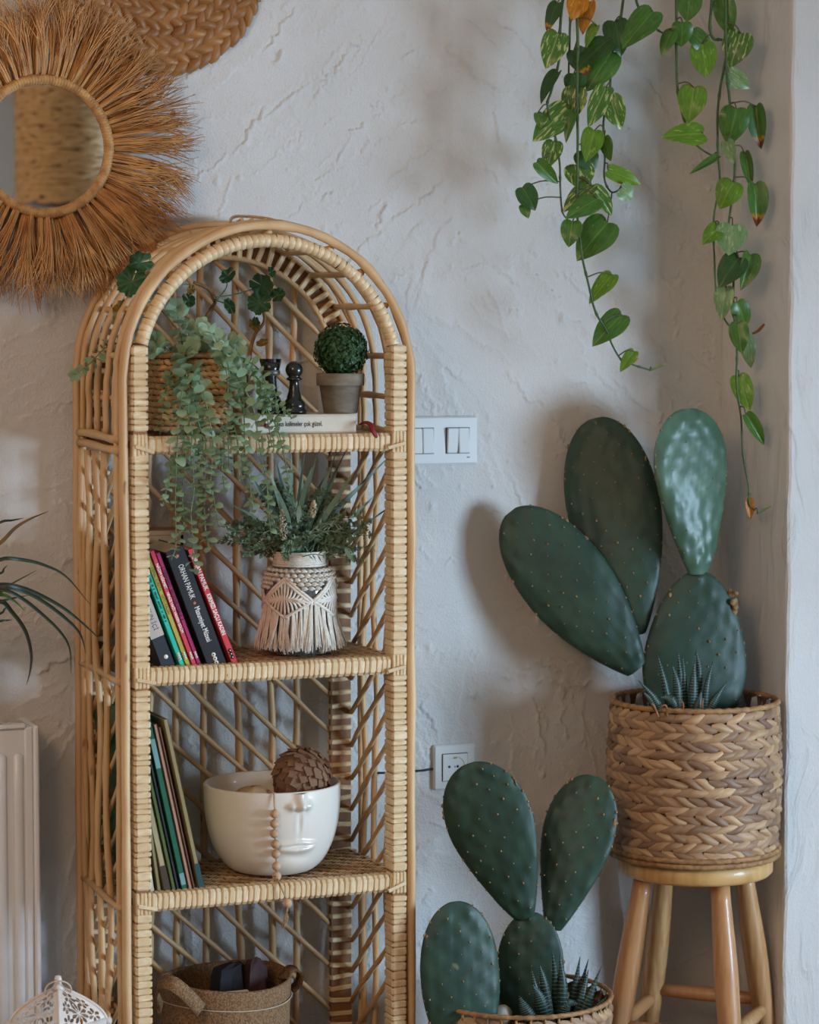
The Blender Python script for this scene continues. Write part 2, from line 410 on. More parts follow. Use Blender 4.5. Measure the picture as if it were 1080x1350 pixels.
for k in range(nn):
    a = 2 * math.pi * k / nn; c, s = math.cos(a), math.sin(a); q = hw / max(abs(c), abs(s))
    vs += [(sx + c * q, -0.0105, sz + s * q), (sx + c * q, -0.0128, sz + s * q), (sx + c * 0.0195, -0.0128, sz + s * 0.0195), (sx + c * 0.0185, -0.0112, sz + s * 0.0185)]
for k in range(nn):
    j = (k + 1) % nn
    for q in range(3): fs.append((k * 4 + q, j * 4 + q, j * 4 + q + 1, k * 4 + q + 1))
fs.append(tuple(k * 4 + 3 for k in range(nn)))
b.add(vs, fs); obj('insert', b, M_PLAST, t, smooth=False)
for dx in (-0.0085, 0.0085):
    b = MB(); b.ell((sx + dx - 0.003, -0.0112, sz + 0.001), (0.0026, 0.001, 0.0026), 12, 6); obj('pin_hole', b, M_DARK, t)
for dz in (-1, 1):
    b = MB(); b.box((sx, -0.0110, sz + dz * 0.0172), (0.006, 0.005, 0.003)); obj('earth_clip', b, M_BRASS, t, smooth=False)
b = MB(); b.ell((sx, -0.0112, sz + 0.001), (0.0016, 0.001, 0.0016), 10, 6); obj('screw', b, M_BRASS, t)
b = MB(); b.tube([(0.285, -0.003, 0.565), (0.34, -0.003, 0.562), (0.40, -0.0035, 0.5625), (sx - 0.035, -0.004, 0.565)], 0.0022, 6)
tag(obj('cable', b, M_DARK), 'thin dark cable running along the wall into the socket', 'cable')

# ================================================================== RATTAN SHELF
YF, YB = -0.298, -0.045                    # centre lines of front and back frames
Z1, Z2, Z3, Z4 = 1.195, 0.816, 0.442, 0.066
CX, CZ = 0.0045, 1.29
shelf = thing('rattan_shelf', 'tall arched rattan shelf unit with woven shelves and lattice back', 'shelf', (CX, -0.17, 0))
def rod(p0, p1, r, name, wob=0.0022, parent=None, n=None, mat_=None):
    p0, p1 = Vector(p0), Vector(p1); L = (p1 - p0).length; n = n or max(4, int(L / 0.045) + 2)
    ph, pb = rnd(0, 6), rnd(0, 6); d = (p1 - p0).normalized(); u = d.orthogonal().normalized(); v = d.cross(u)
    pts = []; rs = []
    for i in range(n):
        s = i / (n - 1); e = math.sin(math.pi * min(1, max(0, s)))
        pts.append(p0.lerp(p1, s) + (u * math.sin(ph + s * L * 19) + v * math.sin(pb + s * L * 15)) * wob * min(1, e * 3))
        rs.append(r * (1 + 0.10 * math.sin(ph * 3 + s * L * 55) + (0.16 if i % 4 == 2 else 0)))
    b = MB(); b.tube(pts, rs, 8); return obj(name, b, mat_ or M_ROD, parent or shelf)
def polyrod(pts, r, name, parent=None, mat_=None, n=8):
    rs = [r * (1 + 0.07 * math.sin(i * 1.7) + (0.12 if i % 7 == 3 else 0)) for i in range(len(pts))]
    b = MB(); b.tube(pts, rs, n); return obj(name, b, mat_ or M_ROD, parent or shelf)
def hoop(Y, R, r, zb, name, dx=0.0, zl=None):
    pts = []
    zl = zb if zl is None else zl
    m = 14
    for i in range(m): pts.append((CX + dx - R, Y, zl + (CZ - zl) * i / m))
    for i in range(33):
        a = math.pi - math.pi * i / 32; pts.append((CX + dx + R * math.cos(a), Y, CZ + R * math.sin(a)))
    for i in range(1, m + 1): pts.append((CX + dx + R, Y, CZ + (zb - CZ) * i / m))
    pts = [(x + rnd(-.0012, .0012), y + rnd(-.0012, .0012), z) for x, y, z in pts]
    return polyrod(pts, r, name)
# outer hoops
hoop(YF - 0.006, 0.2515, 0.0078, 0.0, 'outer_hoop')
hoop(YF + 0.016, 0.2560, 0.0062, 0.0, 'outer_hoop')
hoop(YB, 0.262, 0.0070, 0.0, 'back_hoop')
hoop(YB - 0.012, 0.2535, 0.0055, 0.0, 'back_hoop')
# wrapped front posts
def wrap_ring(wx, wy, h, bulge=0.0013):
    b = MB(); vs = []; fs = []
    for zz, e in ((-0.5, -0.0012), (-0.3, bulge * 0.7), (0.3, bulge * 0.7), (0.5, -0.0012)):
        x, y = wx / 2 + e, wy / 2 + e; c = 0.0035
        for q in ((-x, -y + c), (-x + c, -y), (x - c, -y), (x, -y + c), (x, y), (-x, y)): vs.append((q[0], q[1], zz * h))
    for i in range(3):
        for k in range(6): fs.append((i * 6 + k, i * 6 + (k + 1) % 6, (i + 1) * 6 + (k + 1) % 6, (i + 1) * 6 + k))
    b.add(vs, fs); return b
wmesh = []
for hh in (0.0085, 0.0105, 0.0125, 0.015):
    me = wrap_ring(0.0265, 0.032, hh).mesh('post_wrap', False); me.materials.append(M_WRAP); wmesh.append((hh, me))
for xc in (-0.2215, 0.2305):
    b = MB(); b.box((xc, YF, 0.672), (0.0235, 0.029, 1.344)); post = obj('front_post', b, M_CORE, shelf, smooth=False)
    z = 0.02
    while z < 1.336:
        hh, me = R_.choice(wmesh)
        skip = any(abs(z + hh / 2 - (zs - 0.014)) < 0.019 for zs in (Z1, Z2, Z3))
        if not skip:
            M = Matrix.Translation((xc + rnd(-.0006, .0006), YF + rnd(-.0005, .0005), z + hh / 2)) @ Matrix.Rotation(rnd(-.05, .05), 4, 'Y') @ Matrix.Rotation(rnd(-.02, .02), 4, 'Z')
            obj('post_wrap', me, None, post, M)
        z += hh + 0.0003
    for zs in (Z1, Z2, Z3):                # the joint at each shelf: upright peels and a diagonal binding
        for k in range(4):
            b = MB(); b.bevbox((0, 0, 0), (0.0062, 0.034, 0.037), 0.0016)
            obj('joint_peel', b, M_WRAP, post, Matrix.Translation((xc + (k - 1.5) * 0.0064, YF, zs - 0.014)) @ Matrix.Rotation(rnd(-.05, .05), 4, 'Y'), smooth=False)
        sgn = 1 if xc < 0 else -1
        b = MB(); b.bevbox((0, 0, 0), (0.034, 0.003, 0.0065), 0.001)
        obj('joint_binding', b, M_WRAP, post, Matrix.Translation((xc + sgn * 0.006, YF - 0.0195, zs - 0.020)) @ Matrix.Rotation(sgn * rnd(0.2, 0.5), 4, 'Y'), smooth=False)
# wrapped inner front arch
RA = 0.2262
arch = []
for i in range(41):
    a = math.radians(168 - 156 * i / 40); arch.append((CX + RA * math.cos(a), YF, CZ + RA * math.sin(a)))
b = MB(); b.tube(arch, 0.0085, 8); arch_o = obj('wrapped_arch', b, M_CORE, shelf)
b = MB(); pr = []
for zz, rr in ((-0.5, 0.0101), (-0.36, 0.0109), (0.36, 0.0109), (0.5, 0.0101)): pr.append((rr, zz * 0.0112))
b.lathe(pr, 10); am = b.mesh('arch_wrap'); am.materials.append(M_WRAP)
na = 56
for i in range(na):
    a = math.radians(166 - 152 * (i + 0.5) / na); c, s = math.cos(a), math.sin(a)
    tang = Vector((s, 0, -c)); nrm = Vector((c, 0, s))
    tz = (Matrix.Rotation(rnd(-.12, .12), 3, 'Y') @ tang)
    M = frame((CX + RA * c, YF, CZ + RA * s), tuple(tz.cross(Vector((0, 1, 0)))), (0, 1, 0), tuple(tz))
    obj('arch_wrap', am, None, arch_o, M @ Matrix.Diagonal((1.05, 1.25, rnd(.88, 1.05), 1)))
# back posts: dark planks with open, spaced wraps that follow the arch too
RB = 0.224
bw = wrap_ring(0.041, 0.016, 0.009).mesh('spaced_wrap', False); bw.materials.append(M_WRAP)
for xc in (-0.222, 0.2225):
    b = MB(); b.box((xc, YB, 0.645), (0.038, 0.012, 1.29)); post = obj('back_post', b, M_CORE, shelf, smooth=False)
    z = 0.03
    while z < 1.28:
        obj('spaced_wrap', bw, None, post, Matrix.Translation((xc, YB - 0.001, z)) @ Matrix.Rotation(rnd(-.1, .1), 4, 'Y'))
        z += rnd(0.019, 0.026)
arcb = []
b = MB(); vs = []; fs = []
for i in range(41):
    a = math.pi - math.pi * i / 40; c, s = math.cos(a), math.sin(a)
    for rr, yy in ((RB - 0.017, YB - 0.006), (RB + 0.017, YB - 0.006), (RB + 0.017, YB + 0.006), (RB - 0.017, YB + 0.006)):
        vs.append((CX + rr * c, yy, CZ + rr * s))
for i in range(40):
    for k in range(4): fs.append((i * 4 + k, i * 4 + (k + 1) % 4, i * 4 + 4 + (k + 1) % 4, i * 4 + 4 + k))
b.add(vs, fs); barch = obj('back_arch', b, M_CORE, shelf, smooth=False)
for rr in (RB - 0.018, RB + 0.018):
    polyrod([(CX + rr * math.cos(math.pi - math.pi * i / 30), YB - 0.010, CZ + rr * math.sin(math.pi - math.pi * i / 30)) for i in range(31)], 0.0048, 'arch_rail', barch)
for i in range(36):
    a = math.pi - math.pi * (i + 0.5) / 36; c, s = math.cos(a), math.sin(a)
    M = frame((CX + RB * c, YB - 0.004, CZ + RB * s), (c, 0, s), (0, 1, 0), (-s, 0, c))
    obj('arch_slat', bw, None, barch, M @ Matrix.Rotation(rnd(-.12, .12), 4, 'Y') @ Matrix.Diagonal((0.93, 1.3, 1.1, 1)))
# back lattice
def ztop(x, rad=0.218): return CZ + math.sqrt(max(0, rad * rad - (x - CX) ** 2))
for x in (-0.178, -0.128, -0.078, -0.028, 0.036, 0.094, 0.142):
    rod((x, -0.033, 0.02), (x + rnd(-.004, .004), -0.033, ztop(x) + 0.004), rnd(0.0056, 0.0068), 'vertical_rod', 0.0028)
z0 = 0.20; k = 0
while z0 < 1.86:
    sl = rnd(0.92, 1.0); pts = []
    for i in range(61):
        x = -0.205 + 0.41 * i / 60; zz = z0 - (x + 0.205) * sl
        if 0.03 < zz < ztop(x, 0.212): pts.append((x, zz))
    if len(pts) > 4:
        rod((pts[0][0], -0.0435, pts[0][1]), (pts[-1][0], -0.0435, pts[-1][1]), rnd(0.0042, 0.0050), 'diagonal_rod', 0.002)
    z0 += rnd(0.066, 0.078); k += 1
# side lattices
for sgn, xs, ys in ((-1, -0.2500, (-0.060, -0.102, -0.152, -0.206)), (1, 0.2500, (-0.088, -0.145, -0.208))):
    for y in ys:
        rod((xs, y, 0.02), (xs + sgn * 0.003, y + rnd(-.006, .006), Z1 - 0.028), 0.0058 if sgn < 0 else 0.0056, 'side_rod', 0.0036)
    zz = 0.10
    while zz < 1.16:
        ya, yb = -0.055, -0.285; zb = zz + (ya - yb) * 0.80
        if zb > Z1 - 0.02: yb = ya - (Z1 - 0.02 - zz) / 0.80; zb = Z1 - 0.02
        if ya - yb > 0.03: rod((xs - sgn * 0.009, ya, zz), (xs - sgn * 0.009, yb, zb), 0.0044, 'side_diagonal_rod', 0.002)
        zz += rnd(0.055, 0.063)
    for zs in (Z1, Z2, Z3, Z4):            # side rails
        for dz in ((0.004, -0.014) if zs == Z1 else (-0.014,)):
            rod((xs + sgn * 0.004, YB, zs + dz - 0.004), (xs + sgn * 0.004, YF, zs + dz - 0.008), 0.0068 if zs == Z1 else 0.0055, 'side_rail', 0.002)
# bent rods over the barrel top and short cross bars
for y0, y1 in ((-0.083, -0.090), (-0.135, -0.148), (-0.192, -0.212), (-0.245, -0.258)):
    pts = []; RR = 0.2475
    for i in range(45):
        s = i / 44
        if s < 0.12: p = (CX - RR - 0.002, Z1 + (CZ - Z1) * s / 0.12)
        elif s > 0.88: p = (CX + RR, CZ - (CZ - Z1) * (s - 0.88) / 0.12)
        else:
            a = math.pi - math.pi * (s - 0.12) / 0.76; p = (CX + RR * math.cos(a), CZ + RR * math.sin(a))
        if y0 < -0.24 and s > 0.45: break
        pts.append((p[0] + rnd(-.001, .001), y0 + (y1 - y0) * s + 0.002 * math.sin(i * .7), p[1]))
    polyrod(pts, 0.0056, 'barrel_rod')
for a in (30, 47, 63, 90, 118, 135, 152):
    c, s = math.cos(math.radians(a)), math.sin(math.radians(a)); RR = 0.240
    rod((CX + RR * c, YB, CZ + RR * s), (CX + RR * c, YF, CZ + RR * s), 0.0052, 'cross_bar', 0.0015)
for z in (1.325, 1.255):
    for sgn in (-1, 1):
        rod((CX + sgn * 0.241, YB, z), (CX + sgn * 0.241, YF, z), 0.0052, 'cross_bar', 0.0015)
b = MB(); b.tube(bez([(-0.055, -0.27, CZ + 0.256), (-0.03, -0.22, CZ + 0.268), (0.0, -0.2, CZ + 0.270), (0.03, -0.22, CZ + 0.266), (0.04, -0.27, CZ + 0.256)], 16), 0.0028, 6); obj('top_loop', b, M_ROD, shelf)
for xq in (-0.03, -0.012, 0.012): 
    b = MB(); b.tube([(xq, -0.285, CZ + 0.246), (xq, -0.262, CZ + 0.262), (xq, -0.2, CZ + 0.252)], 0.003, 6); obj('top_binding', b, M_WRAP, shelf)
# shelf boards
emesh = []
for ww in (0.0085, 0.0102, 0.0118):
    b = MB(); vs = []; fs = []
    for xx, e in ((-0.5, -0.001), (-0.28, 0.0009), (0.28, 0.0009), (0.5, -0.001)):
        y, z = 0.0125 + e, 0.0142 + e; c = 0.005
        for q in ((-y, -z + c), (-y + c, -z), (y, -z), (y, z), (-y + c, z), (-y, z - c)): vs.append((xx * ww, q[0], q[1]))
    for i in range(3):
        for k in range(6): fs.append((i * 6 + k, (i + 1) * 6 + k, (i + 1) * 6 + (k + 1) % 6, i * 6 + (k + 1) % 6))
    b.add(vs, fs); me = b.mesh('edge_wrap', False); me.materials.append(M_WRAPX); emesh.append((ww, me))
for zs in (Z1, Z2, Z3, Z4):
    b = MB(); b.box((CX, -0.170, zs - 0.013), (0.478, 0.245, 0.012)); board = obj('shelf_board', b, M_CORE, shelf, smooth=False)
    b = MB(); b.box((CX, YF + 0.002, zs - 0.0145), (0.43, 0.020, 0.024)); obj('front_bar', b, M_CORE, board, smooth=False)
    # twill weave of split cane over the board
    b = MB(); rows = 58
    for i in range(rows):
        y = -0.285 + 0.235 * i / (rows - 1); ph = (i % 8) / 8 * 2 * math.pi
        pts = []; L = 40
        for k in range(L):
            x = -0.234 + 0.477 * k / (L - 1)
            pts.append((x, y + 0.0012 * math.sin(x * 40 + i), zs - 0.0040 + 0.0026 * math.sin(x / 0.042 * 2 * math.pi + ph)))
        b.ribbon(pts, (0, 1, 0.12), 0.00175)
    obj('weave', b, M_WEAVE, board, kind='stuff')
    b = MB()
    for i in range(22):
        x = -0.225 + 0.459 * i / 21; b.tube([(x, -0.285, zs - 0.0045), (x, -0.05, zs - 0.0045)], 0.0018, 5)
    obj('warp_canes', b, M_CORE, board, kind='stuff')
    if zs == Z4: continue
    x = -0.2075
    while x < 0.2165:
        ww, me = R_.choice(emesh)
        obj('edge_wrap', me, None, board, Matrix.Translation((x + ww / 2, YF + rnd(-.0006, .0006), zs - 0.0145)) @ Matrix.Rotation(rnd(-.03, .03) + (0.05 if zs < 1 else 0), 4, 'Y'))
        x += ww + 0.0002
# ================================================================== BASKETS, STOOL, CACTI
def braid_piece(l, h, d, var):
    """one flattened, twisted water-hyacinth strand: x along, y across, z outwards"""
    vs = []; fs = []; n = 7
    for i in range(n):
        s = i / (n - 1); x = (s - 0.5) * l; ww = h / 2 * (math.sin(math.pi * (0.10 + 0.80 * s)) ** 0.75); hh = d * (math.sin(math.pi * (0.06 + 0.88 * s)))
        sk = 0.10 * h * math.sin(s * 5 + var)
        vs += [(x, sk - ww, 0), (x, sk - ww * 0.45, hh * 0.9), (x, sk + ww * 0.25, hh * 0.8 if var % 2 else hh), (x, sk + ww, 0)]
    for i in range(n - 1):
        for k in range(3): fs.append((i * 4 + k, i * 4 + 4 + k, i * 4 + 5 + k, i * 4 + 1 + k))
    return vs, fs
def braid_basket(t, c, Rf, z0, z1, rows, pitch, mat_, piece=(0.043, 0.0170, 0.0058), tilt=17, limit=300, pname='braid_strand', sq=0.0):
    """herringbone of strands on a round (or, with sq, squarish) wall; returns nothing"""
    shapes = [braid_piece(*piece, var=v) for v in range(4)]
    meshes = []
    for vs, fs in shapes:
        me = MB().add(vs, fs).mesh(pname); me.materials.append(mat_); meshes.append(me)
    items = []
    for r in range(rows):
        z = z0 + (z1 - z0) * (r + 0.5) / rows; R = Rf(z); n = int(2 * math.pi * R / pitch)
        for k in range(n):
            a = 2 * math.pi * (k + (0.5 if (r // 2) % 2 else 0) + rnd(-.12, .12)) / n
            o = Vector((c[0] + R * math.cos(a), c[1] + R * math.sin(a), z + rnd(-.0012, .0012)))
            nrm = Vector((math.cos(a), math.sin(a), 0)); tg = Vector((-math.sin(a), math.cos(a), 0)); up = Vector((0, 0, 1))
            ti = math.radians(tilt + rnd(-9, 9)) * (1 if r % 2 else -1)
            ex = tg * math.cos(ti) + up * math.sin(ti); ey = nrm.cross(ex)
            sc = rnd(0.9, 1.12)
            M = frame(o, ex * sc, ey * rnd(.9, 1.12), nrm * rnd(.85, 1.35))
            px, py = pix(o); f = nrm.dot((CAM - o).normalized())
            items.append((f - (3 if not (0 < px < 1080 and 0 < py < 1355) else 0), M, R_.randrange(4)))
    items.sort(key=lambda q: -q[0])
    rest = MB()
    for i, (f, M, v) in enumerate(items):
        if i < limit and f > 0.0: obj(pname, meshes[v], None, t, M)
        else: rest.inst(shapes[v], M)
    if rest.v: obj(pname + 's_far_side', rest, mat_, t, kind='stuff')
M_TWINE = mat('twine', srgb(176, 132, 84), srgb(128, 90, 54), 0.7, 80)
M_FILM = mat('clear_film', (0.75, 0.78, 0.8, 1), None, 0.12, spec=0.8, trans=0.7, bump=0.6, bump_scale=40)

def rope_ring(c, R, z, r, n=160, twist=26, sy=1.0):
    pts = []; rs = []
    for i in range(n):
        a = 2 * math.pi * i / n; pts.append((c[0] + R * math.cos(a), c[1] + R * sy * math.sin(a), z)); rs.append(r * (1 + 0.16 * math.sin(a * twist * 2)))
    b = MB(); b.tube(pts, rs, 7, closed=True); return b
# --- stool
sc_ = at(917, 1130, -0.215); SX, SY = sc_.x, -0.215; SZ = 0.412
M_PINE = mat('pine_seat', srgb(214, 170, 108), srgb(194, 146, 84), 0.45, 5, 4, (2, 16, 2), coat=0.15, bump=0.05)
M_LEG = mat('stained_leg', srgb(206, 164, 110), srgb(176, 128, 78), 0.42, 9, 4, (14, 14, 0.7), coat=0.2, rand=srgb(178, 120, 76), spots=srgb(120, 66, 40), spot_scale=9, spot_lo=0.72)
t = thing('wooden_stool', 'round pale wooden stool with four splayed legs, under the large woven cactus basket', 'stool', (SX, SY, 0))
b = MB(); RS = 0.141
b.lathe([(0.0, SZ - 0.032), (RS - 0.006, SZ - 0.032), (RS, SZ - 0.026), (RS, SZ - 0.006), (RS - 0.006, SZ), (0.0, SZ)], 48, (SX, SY, 0)); obj('seat', b, M_PINE, t)
r2 = Vector((math.cos(YAW), -math.sin(YAW), 0)); v2 = Vector((math.sin(YAW), math.cos(YAW), 0))
legs = {}
for nm, (q, d) in dict(A=(-0.100, -0.040), D=(0.094, 0.040), C=(0.034, -0.098), B=(-0.046, 0.094)).items():
    dirn = (r2 * q + v2 * d); c0 = Vector((SX, SY, 0))
    top = c0 + dirn * 0.98 + Vector((0, 0, SZ - 0.03)); bot = c0 + dirn * 1.62
    pts = [top.lerp(bot, s / 10) for s in range(11)]
    rs = [0.0175, 0.0180, 0.0195, 0.0212, 0.0222, 0.0222, 0.0215, 0.0205, 0.019, 0.0175, 0.016]
    b = MB(); b.tube(pts, rs, 16); obj('leg', b, M_LEG, t); legs[nm] = (top, bot)
for a_, c_, zz in (('B', 'D', 0.128), ('A', 'C', 0.108), ('A', 'B', 0.11), ('C', 'D', 0.11)):
    P = [legs[k][0].lerp(legs[k][1], 1 - zz / (SZ - 0.03)) for k in (a_, c_)]
    b = MB(); b.tube([P[0].lerp(P[1], s / 6) for s in range(7)], [0.0105, 0.012, 0.0135, 0.014, 0.0135, 0.012, 0.0105], 12); obj('stretcher', b, M_LEG, t)
# --- large basket on the stool
BZ0, BZ1 = SZ + 0.001, 0.697
BC = (SX - 0.004, SY)
Rf = lambda z: 0.147 + 0.010 * math.sin((z - BZ0) / (BZ1 - BZ0) * 2.6 + 0.2)
t = thing('woven_basket', 'large round water-hyacinth basket planter standing on the wooden stool', 'basket', (BC[0], BC[1], BZ0))
b = MB(); b.lathe([(0.0, BZ0 + 0.004), (0.138, BZ0 + 0.004)] + [(Rf(BZ0 + (BZ1 - BZ0) * i / 6) - 0.003, BZ0 + 0.004 + (BZ1 - BZ0 - 0.006) * i / 6) for i in range(7)] + [(Rf(BZ1) - 0.009, BZ1 - 0.002), (0.140, BZ0 + 0.05), (0, BZ0 + 0.05)], 48, (BC[0], BC[1], 0)); obj('basket_wall', b, M_DARKW, t)
braid_basket(t, BC, lambda z: Rf(z) - 0.002, BZ0 + 0.016, BZ1 - 0.006, 16, 0.0245, M_BRAID)
obj('rim', rope_ring(BC, Rf(BZ1), BZ1, 0.0052), M_TWINE, t)
obj('base_coil', rope_ring(BC, 0.153, BZ0 + 0.006, 0.0055, twist=34), M_TWINE, t)
obj('base_coil', rope_ring(BC, 0.154, BZ0 + 0.016, 0.0052, twist=30), M_TWINE, t)
b = MB()
for k in range(70):
    a = 2 * math.pi * k / 70; R = 0.139 + 0.006 * math.sin(k * 2.3) ; r2_ = 0.141 + 0.004 * math.sin(k * 3.1)
    b.v += [(BC[0] + r2_ * math.cos(a), BC[1] + r2_ * math.sin(a), BZ1 - 0.065), (BC[0] + R * math.cos(a), BC[1] + R * math.sin(a), BZ1 - 0.022), (BC[0] + (R + .003) * math.cos(a), BC[1] + (R + .003) * math.sin(a), BZ1 - 0.003 + 0.004 * math.sin(k * 1.9))]
for k in range(70):
    j = (k + 1) % 70; b.f += [(k * 3, j * 3, j * 3 + 1, k * 3 + 1), (k * 3 + 1, j * 3 + 1, j * 3 + 2, k * 3 + 2)]
obj('plastic_liner', b, M_FILM, t, label='crinkled clear plastic liner')
def soil(t, c, R, z):
    b = MB(); vs = [(c[0], c[1], z + .004)]; fs = []
    for i in range(1, 7):
        for k in range(28):
            a = 2 * math.pi * k / 28; vs.append((c[0] + R * i / 6 * math.cos(a), c[1] + R * i / 6 * math.sin(a), z + (rnd(-.004, .005) if i < 6 else -.004)))
    for k in range(28): fs.append((0, 1 + k, 1 + (k + 1) % 28))
    for i in range(5):
        for k in range(28): fs.append((1 + i * 28 + k, 1 + i * 28 + 28 + k, 1 + i * 28 + 28 + (k + 1) % 28, 1 + i * 28 + (k + 1) % 28))
    b.add(vs, fs); return obj('soil', b, M_SOIL, t)
soil(t, BC, 0.139, BZ1 - 0.040)
# --- lower basket on the floor
lc = at(686, 1322, -0.31); LC = (lc.x, -0.31); LZ1 = 0.212
Rl = lambda z: 0.1525 + 0.006 * (z / LZ1)
t = thing('woven_basket', 'low round woven basket planter on the floor beside the rattan shelf', 'basket', (LC[0], LC[1], 0))
b = MB(); b.lathe([(0, 0.002), (0.148, 0.002), (0.150, 0.1), (Rl(0.19) - 0.003, LZ1 - 0.028), (Rl(0.19) - 0.009, LZ1 - 0.028), (0.142, 0.06), (0, 0.06)], 48, (LC[0], LC[1], 0)); obj('basket_wall', b, M_DARKW, t)
braid_basket(t, LC, lambda z: Rl(z) - 0.003, 0.004, LZ1 - 0.010, 11, 0.0235, M_BRAID, piece=(0.044, 0.0185, 0.0065))
obj('rim', rope_ring(LC, Rl(LZ1), LZ1, 0.0042), M_TWINE, t)
for k in range(40):
    a = 2 * math.pi * k / 40; b = MB(); b.tube([(LC[0] + 0.156 * math.cos(a), LC[1] + 0.156 * math.sin(a), LZ1 - 0.03), (LC[0] + 0.158 * math.cos(a), LC[1] + 0.158 * math.sin(a), LZ1)], 0.0022, 5); obj('rim_stake', b, M_TWINE, t)
soil(t, LC, 0.143, LZ1 - 0.045)
M_STONE = mat('pale_stone', srgb(196, 184, 168), srgb(168, 152, 134), 0.8, 40)
for px, py, rr in ((660, 1328, 0.021), (745, 1296, 0.014)):
    p = at(px, py, -0.33 if px < 700 else -0.25); b = MB(); b.ell((0, 0, 0), (rr, rr * .9, rr * .85), 10, 7)
    b.v = [(x * (1 + 0.13 * math.sin(y * 190 + 1)), y, z * (1 + 0.12 * math.sin(x * 160))) for x, y, z in b.v]
    tag(obj('pebble', b, M_STONE, None, Matrix.Translation((p.x, p.y, LZ1 - 0.045 + rr * 0.8))),
        'pale pebble on the soil beside the ' + ('round front cactus pad' if px < 700 else 'spiky succulent') + ' in the floor basket', 'pebble')

M_CACT = mat('cactus_skin', srgb(44, 70, 54), srgb(33, 56, 45), 0.5, 14, 4, spots=srgb(116, 112, 76), spot_scale=26, spot_lo=0.74, spec=0.45, coat=0.0, bump=0.15, bump_scale=30)
M_CACT_LIT = mat('cactus_skin_lit', srgb(78, 108, 86), srgb(58, 88, 70), 0.40, 12, 4, spots=srgb(140, 140, 100), spot_scale=26, spot_lo=0.74, spec=0.5, coat=0.0, bump=0.15, bump_scale=30)  # same skin, lightened: daylight on the right-turned pad is in its colour
M_AREOLE = mat('areole', srgb(170, 138, 92), srgb(120, 88, 54), 0.9, 200)
M_SCAR = mat('cork_scar', srgb(160, 130, 90), srgb(120, 92, 60), 0.95, 90, bump=0.5)
TOCAM = Vector((-math.sin(YAW), -math.cos(YAW), 0))
def pad(t, b0, b1, wpx, Y0, Y1, yaw=0, thick=0.13, m=None, seed=1, p=(0.55, 1.9, 0.2), scar=0, tipn=1.0):
    """prickly-pear pad from base pixel b0 to top pixel b1"""
    rr = random.Random(seed)
    A, B_ = at(b0[0], b0[1], Y0), at(b1[0], b1[1], Y1)
    ex = (B_ - A); Ln = ex.length; ex.normalize()
    n = Matrix.Rotation(math.radians(yaw), 3, 'Z') @ TOCAM
    n = (n - ex * n.dot(ex)).normalized(); ey = n.cross(ex)
    W = wpx / 775.0 / max(0.5, math.cos(math.radians(yaw)))
    cw, ew, bw_, te = (tuple(p) + (2.25,))[:4]                                    # widest point, taper exponent, base width
    def prof(s):
        if s >= cw: return max(0.0, 1 - ((s - cw) / (1 - cw)) ** te) ** 0.5
        u = (cw - s) / cw; return bw_ * u + (1 - bw_ * u) * max(0.0, 1 - u ** ew) ** 0.9 if u < 0.985 else (bw_ + 0.03) * max(0.0, (1 - u) / 0.015) ** 0.5
    # areoles on a diagonal lattice
    ar = []
    step = 0.040
    for i in range(-2, int(Ln / step * 2) + 2):
        for j in range(-5, 6):
            x = i * step / 2 * 1.1 + rr.uniform(-.004, .004); y = (j + (0.5 if i % 2 else 0)) * step * 0.92 + rr.uniform(-.004, .004)
            s = x / Ln
            if 0.03 < s < 0.98 and abs(y) < W / 2 * prof(s) * 0.93: ar.append((x, y))
    nu, nv = 44, 56; vs = []; fs = []
    def surf(s, a):
        w_ = W / 2 * prof(s); th = Ln * thick / 2 * (math.sin(math.pi * min(1, s * 0.93 + 0.05)) ** 0.5) * (1.25 - 0.45 * s)
        y = w_ * math.cos(a); z = th * math.sin(a) * (1 - 0.10 * abs(math.cos(a)))
        return y, z
    for i in range(nu):
        s = 0.004 + 0.992 * (0.5 - 0.5 * math.cos(math.pi * i / (nu - 1)))
        for k in range(nv):
            a = 2 * math.pi * k / nv; y, z = surf(s, a); x = s * Ln
            if z > 0.0005 and 0.02 < s < 0.98:
                bz = 0.0
                for (ax, ay) in ar:
                    d2 = (ax - x) ** 2 + (ay - y) ** 2
                    if d2 < 0.0009: bz += (0.0044 if m is M_CACT_LIT else 0.0032) * math.exp(-d2 / 0.000070) + 0.0012 * math.exp(-((ax - x) ** 2 / 0.0009 + (ay - y) ** 2 / 0.00008))
                z += bz + 0.0016 * math.sin(x * 31 + seed) * math.sin(y * 27)
            vs.append((x, y, z))
    for i in range(nu - 1):
        for k in range(nv): fs.append((i * nv + k, i * nv + (k + 1) % nv, i * nv + nv + (k + 1) % nv, i * nv + nv + k))
    fs.append(tuple(range(nv - 1, -1, -1))); fs.append(tuple((nu - 1) * nv + k for k in range(nv)))
    M = frame(A, ex, ey, n)
    b = MB(); b.add(vs, fs); o = obj('pad', b, m or M_CACT, t, M)
    b = MB()
    for (x, y) in ar:
        s = x / Ln; c = max(-1, min(1, y / max(1e-4, W / 2 * prof(s)))); _, z = surf(s, math.acos(c))
        q = rr.uniform(0.0011, 0.0021); b.ell((x, y, z + 0.0032), (q * rr.uniform(.8, 1.6), q, q * 0.9), 6, 4)
    for k in range(26):                                # along the rim
        s = 0.10 + 0.90 * (k // 2) / 12.6; sg = 1 if k % 2 else -1; y, z = surf(min(s, .992), 0 if sg > 0 else math.pi)
        q = rr.uniform(0.0012, 0.0026); b.ell((min(s, .99) * Ln, y * 0.985, 0.002), (q * 1.3, q * .8, q * .8), 6, 4)
    obj('areoles', b, M_AREOLE, o, M, kind='stuff')
